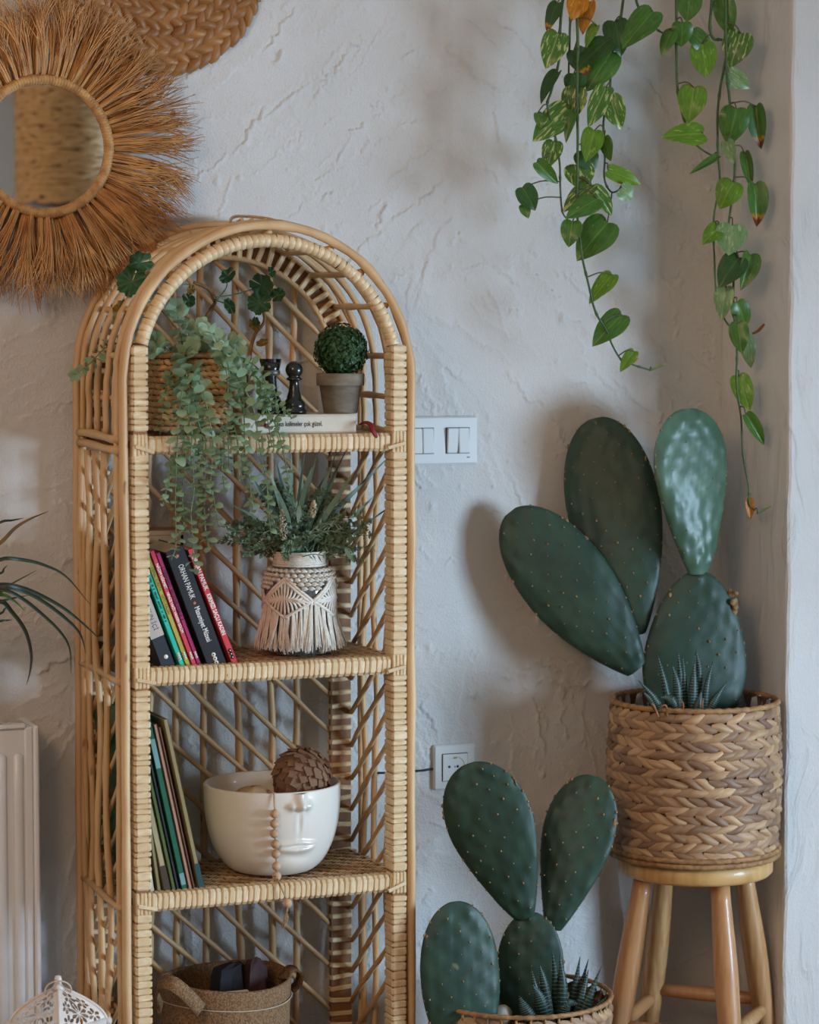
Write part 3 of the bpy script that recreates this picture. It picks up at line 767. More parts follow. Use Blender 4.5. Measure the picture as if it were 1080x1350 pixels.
    if scar:
        b = MB()
        for k in range(scar):
            s = rr.uniform(.55, .95); a = rr.choice((rr.uniform(.05, .5), rr.uniform(2.7, 3.1))); y, z = surf(s, a)
            b.ell((s * Ln, y, z), (rr.uniform(.002, .006), rr.uniform(.0015, .004), 0.0016), 7, 4)
        obj('scars', b, M_SCAR, o, M, kind='stuff', label='brown corky scars')
    return o
t = thing('prickly_pear_cactus', 'prickly pear cactus with four big pads growing in the basket on the stool', 'cactus', (BC[0], BC[1], BZ1 - 0.05))
pad(t, (911, 985), (922, 752), 150, -0.20, -0.195, 6, 0.115, seed=2, p=(0.46, 2.1, 0.55, 1.55), scar=3)
pad(t, (921, 758), (906, 538), 111, -0.195, -0.185, 34, 0.12, M_CACT_LIT, seed=3, p=(0.66, 1.55, 0.22))
pad(t, (842, 838), (786, 550), 133, -0.150, -0.062, -10, 0.085, seed=4, p=(0.58, 1.75, 0.14), scar=9)
pad(t, (841, 884), (672, 674), 126, -0.170, -0.062, 4, 0.10, seed=5, p=(0.56, 1.9, 0.22), scar=4)
b = MB(); pp = at(967, 795, -0.215)
for k in range(16): b.ell((pp.x + rnd(-.006, .008), pp.y + rnd(-.01, .01), pp.z + rnd(-.018, .022)), (rnd(.003, .007), .004, rnd(.003, .008)), 7, 5)
obj('scar_patch', b, M_SCAR, t, label='rough pale corky scar')
t = thing('prickly_pear_cactus', 'smaller prickly pear cactus growing in the floor basket beside the rattan shelf', 'cactus', (LC[0], LC[1], LZ1 - 0.05))
pad(t, (697, 1372), (701, 1202), 92, -0.290, -0.285, -8, 0.12, seed=12, p=(0.52, 2.0, 0.4), scar=2)
pad(t, (693, 1211), (618, 1006), 118, -0.285, -0.270, -6, 0.105, seed=13, p=(0.62, 1.6, 0.20), scar=7)
pad(t, (729, 1226), (783, 1022), 97, -0.280, -0.275, -14, 0.11, seed=14, p=(0.62, 1.55, 0.2), scar=10)
pad(t, (614, 1392), (600, 1188), 105, -0.365, -0.355, 14, 0.11, seed=15, p=(0.52, 2.4, 0.55), scar=6)

# --- zebra succulents
M_HAW = mat('haworthia', srgb(30, 52, 44), srgb(20, 38, 32), 0.45, 40, spec=0.5)
M_HAWW = mat('haworthia_bands', srgb(116, 142, 130), None, 0.7)
M_DRY = mat('dry_leaf', srgb(166, 112, 66), srgb(120, 76, 40), 0.8, 60)
def haw_leaf(t, pts, r):
    P = bez(pts, 14); rs = [r * (0.75 + 0.5 * math.sin(math.pi * min(1, i / 13 * 1.15))) * (1 - (i / 13) ** 2.2) + 0.0005 for i in range(14)]
    b = MB(); b.tube(P, rs, 8, flat=0.75); o = obj('leaf', b, M_HAW, t)
    b = MB()
    for i in range(1, 20):
        s = i / 20 * 12.4; k = int(s); q = P[k].lerp(P[k + 1], s - k); rad = rs[k] * 1.02
        d = (P[k + 1] - P[k]).normalized(); u = d.cross(TOCAM).normalized(); v = TOCAM
        arc = [q + u * (math.sin(a) * rad) + v * (math.cos(a) * rad * 0.80) for a in (-1.25, -.75, -.25, .25, .75, 1.25)]
        b.tube(arc, [0.0002, 0.00045, 0.00045, 0.00045, 0.00045, 0.0002], 4)
    obj('white_bands', b, M_HAWW, o, kind='stuff')
t = thing('zebra_succulent', 'small spiky zebra-striped succulent in front of the cactus in the stool basket', 'succulent', (BC[0], BC[1] - 0.07, BZ1 - 0.045))
Yh = BC[1] - 0.085
for i, (bx, by, mx, my, tx, ty, r) in enumerate(((885, 945, 876, 900, 867, 862, .0062), (893, 945, 893, 905, 886, 875, .0085), (897, 940, 897, 895, 894, 857, .006), (903, 940, 902, 895, 900, 864, .005), (911, 945, 914, 905, 916, 870, .0088), (918, 940, 922, 890, 918, 857, .007), (928, 945, 932, 905, 940, 872, .0055), (930, 945, 944, 920, 959, 898, .007), (876, 945, 862, 920, 842, 897, .006), (895, 945, 885, 922, 869, 919, .0075), (920, 948, 921, 930, 925, 910, .010), (872, 945, 860, 925, 848, 912, .005))):
    yy = Yh + (0.012 if i in (2, 3, 5) else 0) + rnd(-.006, .004)
    haw_leaf(t, [at(bx, by, yy), at(mx, my, yy - .004), at(tx, ty, yy - 0.006 * (i % 3))], r)
for (a0, a1, a2) in (((868, 945), (862, 930), (858, 928)), ((880, 945), (878, 930), (870, 932)), ((899, 948), (901, 930), (898, 922)), ((926, 945), (926, 930), (928, 920))):
    b = MB(); b.tube(bez([at(*a0, Yh - .02), at(*a1, Yh - .02), at(*a2, Yh - .02)], 8), [.002, .0024, .002, .002, .0018, .0015, .001, .0005], 5); obj('dry_leaf', b, M_DRY, t)
t = thing('zebra_succulent', 'larger spiky zebra-striped succulent beside the small cactus in the floor basket', 'succulent', (LC[0] + 0.06, LC[1] - 0.04, LZ1 - 0.045))
Yh = LC[1] - 0.045
for i, (bx, by, mx, my, tx, ty, r) in enumerate(((722, 1362, 708, 1310, 700, 1275, .007), (728, 1362, 718, 1300, 711, 1270, .008), (733, 1362, 733, 1300, 728, 1252, .0075), (738, 1362, 742, 1300, 738, 1258, .009), (748, 1362, 758, 1305, 765, 1261, .008), (752, 1362, 764, 1310, 776, 1264, .007), (755, 1362, 768, 1312, 776, 1278, .008), (762, 1362, 775, 1320, 793, 1274, .009), (725, 1365, 712, 1318, 702, 1298, .012), (715, 1367, 695, 1335, 684, 1312, .012), (740, 1367, 746, 1325, 766, 1325, .010), (765, 1365, 780, 1335, 803, 1312, .007), (735, 1368, 720, 1345, 705, 1330, .012))):
    yy = Yh + (0.015 if i in (2, 4, 5) else 0) + rnd(-.006, .004)
    haw_leaf(t, [at(bx, by, yy), at(mx, my, yy - .006), at(tx, ty, yy - 0.008 * (i % 3))], r)

# ================================================================== POTHOS
def leaf_vf(outline, fold=0.18, curl=0.25, nw=4, twist=0.0, wave=0.0):
    """outline: (mid_x, out_x, half_width) rows from base to tip, unit length; x along, y across, z up"""
    vs = []; fs = []; n = len(outline)
    for (mx, ox, hw) in outline:
        for k in range(-nw, nw + 1):
            s = k / nw; x = mx + (ox - mx) * abs(s); y = hw * s
            z = fold * abs(y) - curl * (x - 0.25) ** 2 * 0.8 - 0.55 * curl * y * y + twist * y * x + wave * math.sin(x * 9 + (2 if s > 0 else 0)) * abs(y)
            vs.append((x, y, z))
    m = 2 * nw + 1
    for i in range(n - 1):
        for k in range(m - 1): fs.append((i * m + k, i * m + m + k, i * m + m + k + 1, i * m + k + 1))
    return vs, fs
HEART = [(0.0, 0.0, 0.0), (0.0, -0.06, 0.14), (0.03, -0.075, 0.29), (0.08, -0.02, 0.43), (0.15, 0.09, 0.52), (0.25, 0.21, 0.555), (0.36, 0.34, 0.555), (0.48, 0.47, 0.52), (0.60, 0.60, 0.45), (0.72, 0.72, 0.355), (0.83, 0.83, 0.24), (0.92, 0.92, 0.125), (0.97, 0.965, 0.05), (1.0, 1.0, 0.0)]
def leaf_mat(name, c1, c2, c3, vl, gloss=0.32, tr=0.28, burnt=None):
    """green leaf with streaks of paler tissue; x runs along the leaf"""
    m = mat(name, c1, c2, gloss, 6, 3, (0.7, 2.2, 1), rand=None, spec=0.5, translucent=0)
    nt = m.node_tree; N = nt.nodes; L = nt.links; b = N['Principled BSDF']
    src = b.inputs['Base Color'].links[0].from_socket
    tc = N.new('ShaderNodeTexCoord'); oi = N.new('ShaderNodeObjectInfo')
    mp = N.new('ShaderNodeMapping'); mp.inputs['Scale'].default_value = (2.2, 6.5, 1); L.new(tc.outputs['Object'], mp.inputs['Vector'])
    cb = N.new('ShaderNodeCombineXYZ'); mu = N.new('ShaderNodeMath'); mu.operation = 'MULTIPLY'; mu.inputs[1].default_value = 50
    L.new(oi.outputs['Random'], mu.inputs[0]); L.new(mu.outputs[0], cb.inputs[0]); L.new(cb.outputs[0], mp.inputs['Location'])
    n = N.new('ShaderNodeTexNoise'); n.inputs['Scale'].default_value = 1.6; n.inputs['Detail'].default_value = 4; L.new(mp.outputs[0], n.inputs['Vector'])
    mr = N.new('ShaderNodeMapRange'); mr.inputs[1].default_value = vl; mr.inputs[2].default_value = vl + 0.05; L.new(n.outputs['Fac'], mr.inputs[0])
    mx = N.new('ShaderNodeMix'); mx.data_type = 'RGBA'; L.new(src, mx.inputs[6]); mx.inputs[7].default_value = c3; L.new(mr.outputs[0], mx.inputs[0])
    # midrib and veins
    sx = N.new('ShaderNodeSeparateXYZ'); L.new(tc.outputs['Object'], sx.inputs[0])
    ab = N.new('ShaderNodeMath'); ab.operation = 'ABSOLUTE'; L.new(sx.outputs['Y'], ab.inputs[0])
    mb_ = N.new('ShaderNodeMapRange'); mb_.inputs[1].default_value = 0.012; mb_.inputs[2].default_value = 0.03; mb_.inputs[3].default_value = 0.45; mb_.inputs[4].default_value = 0.0
    L.new(ab.outputs[0], mb_.inputs[0])
    m2 = N.new('ShaderNodeMix'); m2.data_type = 'RGBA'; L.new(mx.outputs[2], m2.inputs[6]); m2.inputs[7].default_value = c3; L.new(mb_.outputs[0], m2.inputs[0])
    if burnt is not None:                                # dry yellow and brown tissue towards the tip
        for lo, cc in ((burnt, srgb(196, 140, 30)), (burnt + 0.08, srgb(112, 56, 22))):
            nn_ = N.new('ShaderNodeMath'); nn_.operation = 'MULTIPLY_ADD'; nn_.inputs[1].default_value = 0.3; L.new(n.outputs['Fac'], nn_.inputs[0]); L.new(sx.outputs['X'], nn_.inputs[2])
            mr2 = N.new('ShaderNodeMapRange'); mr2.inputs[1].default_value = lo + 0.12; mr2.inputs[2].default_value = lo + 0.2; L.new(nn_.outputs[0], mr2.inputs[0])
            m3 = N.new('ShaderNodeMix'); m3.data_type = 'RGBA'; L.new(m2.outputs[2], m3.inputs[6]); m3.inputs[7].default_value = cc; L.new(mr2.outputs[0], m3.inputs[0]); m2 = m3
    L.new(m2.outputs[2], b.inputs['Base Color'])
    trn = N.new('ShaderNodeBsdfTranslucent'); ms = N.new('ShaderNodeMixShader'); ms.inputs[0].default_value = tr
    L.new(m2.outputs[2], trn.inputs['Color']); L.new(b.outputs[0], ms.inputs[1]); L.new(trn.outputs[0], ms.inputs[2])
    L.new(ms.outputs[0], N['Material Output'].inputs['Surface'])
    return m
M_P = dict(g=leaf_mat('pothos_green', srgb(86, 126, 48), srgb(66, 106, 40), srgb(136, 162, 76), 0.66),
           d=leaf_mat('pothos_dark', srgb(62, 96, 42), srgb(48, 80, 36), srgb(104, 132, 60), 0.70),
           v=leaf_mat('pothos_variegated', srgb(88, 126, 46), srgb(68, 106, 40), srgb(188, 196, 122), 0.56),
           b=leaf_mat('pothos_bright', srgb(120, 160, 48), srgb(98, 140, 44), srgb(176, 192, 98), 0.62, tr=0.4),
           p=leaf_mat('pothos_pale', srgb(134, 164, 110), srgb(114, 150, 96), srgb(180, 194, 142), 0.58),
           y=leaf_mat('pothos_yellow', srgb(214, 142, 34), srgb(188, 110, 28), srgb(226, 168, 66), 0.6, tr=0.35, burnt=0.84),
           gb=leaf_mat('pothos_burnt', srgb(86, 126, 48), srgb(66, 106, 40), srgb(136, 162, 76), 0.66, burnt=0.70),
           db=leaf_mat('pothos_dark_burnt', srgb(62, 96, 42), srgb(48, 80, 36), srgb(104, 132, 60), 0.70, burnt=0.72))
M_PSTEM = mat('pothos_stem', srgb(70, 98, 48), srgb(58, 76, 44), 0.5, 30, spots=srgb(70, 52, 36), spot_scale=50, spot_lo=0.64)
M_PPET = mat('pothos_petiole', srgb(88, 84, 50), srgb(76, 64, 44), 0.5, 30)
M_BROWN = mat('leaf_burn', srgb(104, 52, 22), srgb(190, 130, 30), 0.7, 25, contrast=(0.4, 0.6))
YP = -0.19
pot_c = Vector((at(835, 0, YP).x, YP, 2.13))
pothos = thing('pothos_plant', 'trailing pothos with heart-shaped green and yellow-flecked leaves hanging before the wall', 'plant', tuple(pot_c))
hearts = {}
for kf in range(6):
    hearts[kf] = leaf_vf(HEART, fold=(0.10, 0.22, 0.34, 0.55, 0.16, 0.9)[kf], curl=(0.35, 0.55, 0.8, 0.5, 1.0, 0.6)[kf], twist=(0, .2, -.2, .1, -.1, 0)[kf], wave=(.05, .1, .08, .05, .12, .03)[kf])
hmesh = {}
def put_leaf(t, b0, b1, wpx, Y, mk, kf, roll=0, lift=0.0, name='leaf', meshes=hmesh, shapes=hearts, mats=M_P, wk=1.08):
    key = (mk, kf)
    if key not in meshes:
        me = MB().add(*shapes[kf]).mesh(name); me.materials.append(mats[mk]); meshes[key] = me
    A, B_ = at(b0[0], b0[1], Y), at(b1[0], b1[1], Y - lift)
    ex = B_ - A; L = ex.length; ex.normalize()
    n = TOCAM + Vector((0, 0, 0.35)); n = (n - ex * n.dot(ex)).normalized(); n = Matrix.Rotation(math.radians(roll), 3, ex) @ n
    ey = n.cross(ex); W = wpx / 775.0 / wk
    return obj(name, meshes[key], None, t, frame(A, ex * L, ey * W, n * min(L, W) * 0.95))
LEAVES = [  # base px, tip px, width px, kind, fold shape, roll
 ((735, 4), (719, 42), 24, 'db', 1, 25), ((765, -3), (754, 23), 30, 'y', 2, 0), ((777, 3), (767, 44), 26, 'y', 3, 20), ((736, 44), (721, 89), 36, 'v', 1, -10),
 ((787, 34), (771, 63), 18, 'b', 3, 30), ((757, 66), (776, 99), 30, 'db', 0, 0), ((800, 54), (763, 86), 34, 'd', 1, 10), ((806, 68), (776, 115), 42, 'g', 4, -8),
 ((811, 28), (819, 71), 38, 'd', 2, 5), ((861, 15), (822, 60), 40, 'g', 1, 0), ((735, 96), (712, 135), 20, 'd', 5, 25), ((757, 97), (763, 127), 32, 'd', 0, 0),
 ((760, 117), (751, 160), 36, 'v', 1, 12), ((748, 143), (703, 185), 40, 'v', 0, -5), ((757, 150), (745, 188), 16, 'g', 3, 30), ((709, 149), (714, 169), 13, 'g', 1, 0),
 ((799, 115), (777, 166), 30, 'v', 1, -15), ((804, 128), (819, 170), 32, 'v', 2, 10), ((731, 187), (722, 220), 28, 'v', 1, 0), ((784, 172), (774, 211), 31, 'b', 1, -10),
 ((797, 181), (804, 213), 20, 'g', 1, 30), ((767, 198), (787, 224), 36, 'd', 0, 0), ((708, 214), (737, 243), 20, 'g', 3, 15), ((762, 217), (769, 249), 42, 'v', 2, 0),
 ((802, 225), (847, 242), 24, 'b', 1, 0), ((819, 248), (836, 262), 27, 'p', 0, 0), ((689, 247), (707, 277), 29, 'd', 1, 0), ((690, 270), (697, 287), 15, 'g', 1, 0),
 ((780, 243), (742, 276), 27, 'v', 2, 10), ((788, 262), (747, 286), 30, 'g', 0, 0), ((782, 249), (809, 284), 25, 'v', 3, -10), ((755, 292), (750, 325), 29, 'g', 1, 0),
 ((801, 293), (761, 341), 50, 'g', 1, 0), ((807, 362), (777, 398), 27, 'b', 1, 10), ((820, 415), (782, 454), 36, 'g', 1, 0), ((836, 463), (818, 489), 18, 'b', 1, 0), ((857, 488), (881, 479), 4, 'p', 3, 0),
 ((910, -8), (906, 28), 36, 'g', 0, 0), ((953, -2), (962, 47), 32, 'g', 2, 15), ((886, 40), (872, 71), 21, 'g', 4, 10), ((900, 30), (899, 62), 30, 'g', 4, 0),
 ((913, 44), (940, 68), 28, 'g', 1, 0), ((926, 58), (932, 103), 38, 'b', 0, 0), ((977, 44), (963, 88), 42, 'v', 1, 0), ((960, 96), (990, 117), 26, 'p', 1, 20), ((915, 115), (908, 161), 40, 'b', 1, 0),
 ((971, 143), (961, 190), 42, 'g', 4, 0), ((997, 140), (1003, 197), 27, 'gb', 5, 20), ((927, 176), (875, 178), 35, 'b', 1, 0), ((958, 186), (967, 215), 20, 'p', 1, 20), ((946, 206), (909, 229), 11, 'g', 3, 0),
 ((982, 202), (991, 248), 17, 'g', 5, 10), ((995, 243), (1000, 299), 31, 'gb', 5, -10), ((967, 240), (949, 273), 38, 'b', 4, 0), ((949, 299), (927, 320), 26, 'b', 1, 0), ((966, 297), (961, 336), 44, 'p', 0, 0),
 ((974, 339), (949, 377), 38, 'd', 1, 0), ((989, 336), (979, 382), 30, 'g', 5, -20), ((956, 379), (951, 422), 28, 'p', 1, 15), ((972, 399), (986, 433), 28, 'g', 1, 0), ((973, 426), (978, 466), 28, 'g', 1, 10), ((984, 444), (991, 487), 22, 'p', 4, 10),
 ((974, 496), (989, 541), 30, 'b', 1, 10), ((984, 547), (1009, 587), 20, 'g', 5, 0), ((988, 658), (990, 685), 12, 'y', 3, 0), ((999, 677), (1017, 667), 4, 'p', 3, 0)]
STEMS = [
 [(790, -70), (748, -20), (738, 45), (737, 80), (727, 120), (722, 140), (732, 180), (738, 215), (739, 250), (742, 280), (753, 294)],
 [(800, -70), (764, -20), (762, 60), (761, 130), (762, 185), (761, 270), (764, 310), (768, 340), (775, 370), (785, 410), (800, 436), (808, 456), (820, 475), (835, 481), (857, 488)],
 [(835, -70), (824, -15), (818, 26), (807, 75), (804, 120), (796, 160), (798, 200), (797, 235), (806, 253), (818, 250)],
 [(840, -60), (838, -5), (850, 22), (868, 40), (882, 46)],
 [(780, -60), (757, -15), (752, 30), (751, 65), (750, 100), (753, 128)],
 [(880, -60), (891, -10), (892, 60), (893, 110), (897, 140), (905, 165), (918, 190), (935, 203), (948, 206)],
 [(900, -60), (936, -15), (936, 35), (941, 51), (954, 54), (957, 75), (950, 115), (946, 155), (947, 205), (949, 240), (941, 290), (942, 340), (945, 390), (955, 420), (968, 436)],
 [(910, -60), (952, -20), (957, 45), (958, 90), (962, 130), (967, 180), (969, 225), (965, 265), (960, 310), (967, 345), (967, 400), (970, 440), (972, 470), (971, 505), (977, 550), (980, 600), (987, 640), (988, 664), (995, 673)]]
SY_ = [YP, YP - 0.012, YP + 0.01, YP, YP + 0.012, YP, YP + 0.008, YP - 0.008]
stem_pts = []
for si, (S, yy) in enumerate(zip(STEMS, SY_)):
    P = bez([at(x, y, yy if y > -40 else YP) for x, y in S], max(24, len(S) * 6))
    stem_pts += [(p, si) for p in P]
    n = len(P); b = MB(); b.tube(P, [0.0029 - 0.0014 * i / n + (0.0009 if i % 9 == 4 else 0) for i in range(n)], 7); obj('stem', b, M_PSTEM, pothos)
for li, (b0, b1, wpx, mk, kf, roll) in enumerate(LEAVES):
    Y = YP + rnd(-0.028, 0.006)
    put_leaf(pothos, b0, b1, wpx, Y, mk, kf, roll, rnd(-0.01, 0.02))
    A = at(b0[0], b0[1], Y); best = min(stem_pts, key=lambda q: (q[0] - A - Vector((0, 0, 0.012))).length)[0]
    if (best - A).length < 0.12:
        mid = (best + A) / 2 + Vector((0, -0.004, 0.006)); b = MB(); b.tube(bez([best, mid, A], 8), 0.0013, 5); obj('petiole', b, M_PPET, pothos)
b = MB(); b.tube(bez([at(992, 440, YP), at(1000, 436, YP - .005), at(1008, 427, YP - .01)], 6), [.002, .0025, .003, .0032, .003, .002], 6); obj('dry_stub', b, M_BROWN, pothos)
b = MB(); b.tube(bez([at(822, 478, YP - .02), at(833, 478, YP - .02), at(842, 472, YP - .02)], 6), [.0015, .0025, .0025, .0025, .002, .001], 6); obj('dry_stub', b, M_BROWN, pothos)
# hanging pot above the picture
M_POTW = mat('white_glaze', srgb(226, 224, 218), None, 0.35)
t = thing('hanging_planter', 'white hanging planter on cords above the trailing pothos', 'planter', (pot_c.x, pot_c.y, 2.03))
b = MB(); b.lathe([(0, 2.03), (0.07, 2.03), (0.095, 2.09), (0.10, 2.16), (0.094, 2.16), (0.088, 2.13), (0, 2.13)], 32, (pot_c.x, pot_c.y, 0)); obj('pot', b, M_POTW, t)
for k in range(3):
    a = 2.1 * k; b = MB(); b.tube([(pot_c.x + .097 * math.cos(a), pot_c.y + .097 * math.sin(a), 2.155), (pot_c.x, pot_c.y, 2.6)], 0.0018, 5); obj('cord', b, M_TWINE, t)
# ================================================================== RAFFIA MIRROR AND WOVEN PLATE ON THE WALL
mc = at(58, 193, -0.045); MX, MZ = mc.x, mc.z
t = thing('fringed_mirror', 'round wall mirror with a wide raffia fringe', 'mirror', (MX, 0, MZ))
b = MB(); b.lathe([(0.0, 0.0), (0.104, 0.0)], 64)
obj('mirror_glass', b, M_MIRROR, t, Matrix.Translation((MX, -0.046, MZ)) @ Matrix.Rotation(math.radians(90), 4, 'X'), smooth=False)
b = MB(); b.lathe([(0.0, 0.0), (0.112, 0.0), (0.112, 0.024), (0.0, 0.024)], 48)
obj('backing', b, M_DARKW, t, Matrix.Translation((MX, -0.018, MZ)) @ Matrix.Rotation(math.radians(90), 4, 'X'), smooth=False)
pts = []; rs = []
for i in range(420):
    a = 2 * math.pi * i / 420; pts.append((MX + 0.1125 * math.cos(a), -0.047, MZ + 0.1125 * math.sin(a))); rs.append(0.0088 * (1 + (0.09 if i % 3 == 0 else -0.05)))
b = MB(); b.tube(pts, rs, 9, closed=True); obj('wrapped_ring', b, M_RING, t)
b = MB(); rr = random.Random(3)
for c in range(210):                            # clumps of raffia
    a0 = 2 * math.pi * (c + rr.uniform(-.4, .4)) / 210; L0 = rr.uniform(0.135, 0.168) + 0.008 * math.sin(a0 * 5); y0 = -0.030 - rr.uniform(0, 0.020); bend0 = rr.uniform(-0.16, 0.16)
    for k in range(11):
        a = a0 + rr.gauss(0, 0.012); L = L0 * rr.uniform(0.80, 1.04); bd = bend0 + rr.gauss(0, 0.06); conv = (a0 - a) * 0.5; P = []
        for i in range(5):
            s = i / 4; R = 0.112 + L * s; an = a + bd * s * s + conv * s
            P.append((MX + R * math.cos(an), y0 - 0.022 * math.sin(s * 2.0) * rr.uniform(.9, 1.1) + 0.004 * rr.uniform(-1, 1) * s, MZ + R * math.sin(an) - 0.010 * s * s))
        if max(p[0] for p in P) > -0.9:
            b.tube(P, [0.0010, 0.0011, 0.0011, 0.0009, 0.0004], 3, cap=False)
obj('raffia_fringe', b, M_RAFFIA, t, kind='stuff')

pc = at(205, -55, -0.012); PCX, PCZ = pc.x, pc.z; PR = 0.196
t = thing('woven_wall_plate', 'round braided wicker wall plate overlapping the fringed mirror', 'wall plate', (PCX, 0, PCZ))
b = MB(); b.lathe([(0, 0), (PR - 0.006, 0), (PR - 0.006, 0.007), (0, 0.007)], 48)
obj('plate_backing', b, M_DARKW, t, Matrix.Translation((PCX, -0.001, PCZ)) @ Matrix.Rotation(math.radians(90), 4, 'X'), smooth=False)
shapes = [braid_piece(0.042, 0.0215, 0.0105, v) for v in range(4)]; meshes = []
for q in shapes:
    me = MB().add(*q).mesh('braid_strand'); me.materials.append(M_BRAID2); meshes.append(me)
rest = MB(); ring = 0; R = PR - 0.007
while R > 0.012:
    n = max(4, int(2 * math.pi * R / 0.0225))
    for k in range(n):
        a = 2 * math.pi * (k + 0.5 * ((ring // 2) % 2) + rnd(-.1, .1)) / n
        o = Vector((PCX + R * math.cos(a), -0.008, PCZ + R * math.sin(a))); rad = Vector((math.cos(a), 0, math.sin(a))); tg = Vector((-math.sin(a), 0, math.cos(a)))
        ti = math.radians(33 + rnd(-6, 6)) * (1 if ring % 2 else -1); ex = tg * math.cos(ti) + rad * math.sin(ti); nn_ = Vector((0, -1, 0)); ey = nn_.cross(ex)
        M = frame(o, ex * rnd(.92, 1.08), ey * rnd(.92, 1.1), nn_ * rnd(.9, 1.3)); v = R_.randrange(4)
        if pix(o)[1] > -15: obj('braid_strand', meshes[v], None, t, M)
        else: rest.inst(shapes[v], M)
    R -= 0.0152; ring += 1
obj('braid_strands_above_view', rest, M_BRAID2, t, kind='stuff')

# ================================================================== WOVEN PENDANT (seen in the mirror)
pe = Vector((0.49, -3.0, 1.74))
t = thing('woven_pendant_lamp', 'woven seagrass drum lampshade reflected in the mirror', 'lamp', (pe.x, pe.y, pe.z))
b = MB(); b.lathe([(0.138, 0), (0.140, 0.16), (0.138, 0.33)], 32, pe); obj('shade_lining', b, M_DARKW, t)
braid_basket(t, (pe.x, pe.y), lambda z: 0.140, pe.z, pe.z + 0.33, 20, 0.05, M_BRAID3, piece=(0.075, 0.018, 0.007), tilt=7, limit=0, pname='seagrass_strand')
b = MB(); b.tube([(pe.x, pe.y, pe.z + 0.30), (pe.x, pe.y, 2.6)], 0.004, 6); obj('cord', b, M_DARK, t)
for sgn in (0, 1):
    b = MB(); d = Vector((0.15, 0, 0)) if sgn else Vector((0, 0.15, 0)); b.tube([pe + Vector((0, 0, .30)) - d, pe + Vector((0, 0, .30)) + d], 0.003, 5); obj('shade_spider', b, M_DARK, t)

# ================================================================== TOP SHELF
def base_of(px, Y, z):
    """x of the point of height z in plane Y that the photograph shows at column px"""
    lo = at(px, 675, Y); return lo.x
# --- planter basket with eucalyptus
EX, EY = at(245, 520, -0.215).x, -0.215
ew, ed, eh = 0.118, 0.115, 0.132
t = thing('planter_basket', 'small square woven basket holding the trailing eucalyptus', 'basket', (EX, EY, Z1))
b = MB(); b.box((EX, EY, Z1 + eh / 2), (ew - 0.006, ed - 0.006, eh)); obj('basket_wall', b, M_DARKW, t, smooth=False)
shapes = [braid_piece(0.0165, 0.0098, 0.0042, v) for v in range(3)]; meshes = []
for q in shapes:
    me = MB().add(*q).mesh('weave_strand'); me.materials.append(M_BRAID3); meshes.append(me)
for face in range(4):
    ang = face * math.pi / 2; nrm = Vector((math.sin(ang), -math.cos(ang), 0)); tg = Vector((math.cos(ang), math.sin(ang), 0))
    wid = ew if face % 2 == 0 else ed; dd = (ed if face % 2 == 0 else ew) / 2 - 0.003
    rest = MB(); cols = 9; rows = 12
    for r in range(rows):
        for c in range(cols):
            o = Vector((EX, EY, Z1 + 0.006 + (eh - 0.012) * (r + .5) / rows)) + nrm * dd + tg * (wid - 0.006) * ((c + 0.5 + (0.5 if r % 2 else 0)) / cols - 0.52)
            M = frame(o, tg + Vector((0, 0, rnd(-.1, .1))), Vector((0, 0, 1)), nrm * rnd(.9, 1.3)); v = R_.randrange(3)
            if face in (0, 3): obj('weave_strand', meshes[v], None, t, M)
            else: rest.inst(shapes[v], M)
    if rest.v: obj('weave_strands_far_side', rest, M_BRAID3, t, kind='stuff')
b = MB()
for dz in (0, ):
    q = [(-1, -1), (1, -1), (1, 1), (-1, 1)]
    for k in range(4): b.tube([(EX + q[k][0] * ew / 2, EY + q[k][1] * ed / 2, Z1 + eh), (EX + q[(k + 1) % 4][0] * ew / 2, EY + q[(k + 1) % 4][1] * ed / 2, Z1 + eh)], 0.0045, 7)
obj('rim', b, M_TWINE, t)
M_EUC = mat('eucalyptus_leaf', srgb(172, 190, 156), srgb(146, 170, 134), 0.6, 60, rand=srgb(132, 158, 118), translucent=0.25)
M_EUCS = mat('eucalyptus_stem', srgb(112, 134, 96), srgb(76, 96, 66), 0.6, 40)
ROUND = [(0.0, 0.0, 0.03), (0.10, 0.10, 0.20), (0.25, 0.25, 0.36), (0.42, 0.42, 0.44), (0.60, 0.60, 0.44), (0.77, 0.77, 0.36), (0.91, 0.91, 0.22), (1.0, 1.0, 0.0)]
eshape = [leaf_vf(ROUND, 0.15, 0.4, nw=1), leaf_vf(ROUND, 0.3, 0.8, nw=1), leaf_vf(ROUND, 0.05, 0.2, nw=1)]
emeshes = []
for q in eshape:
    me = MB().add(*q).mesh('leaf'); me.materials.append(M_EUC); emeshes.append(me)
YV = -0.340
euc = thing('trailing_eucalyptus', 'trailing grey-green eucalyptus spilling over the top shelf edge', 'plant', (EX, EY, Z1 + eh))
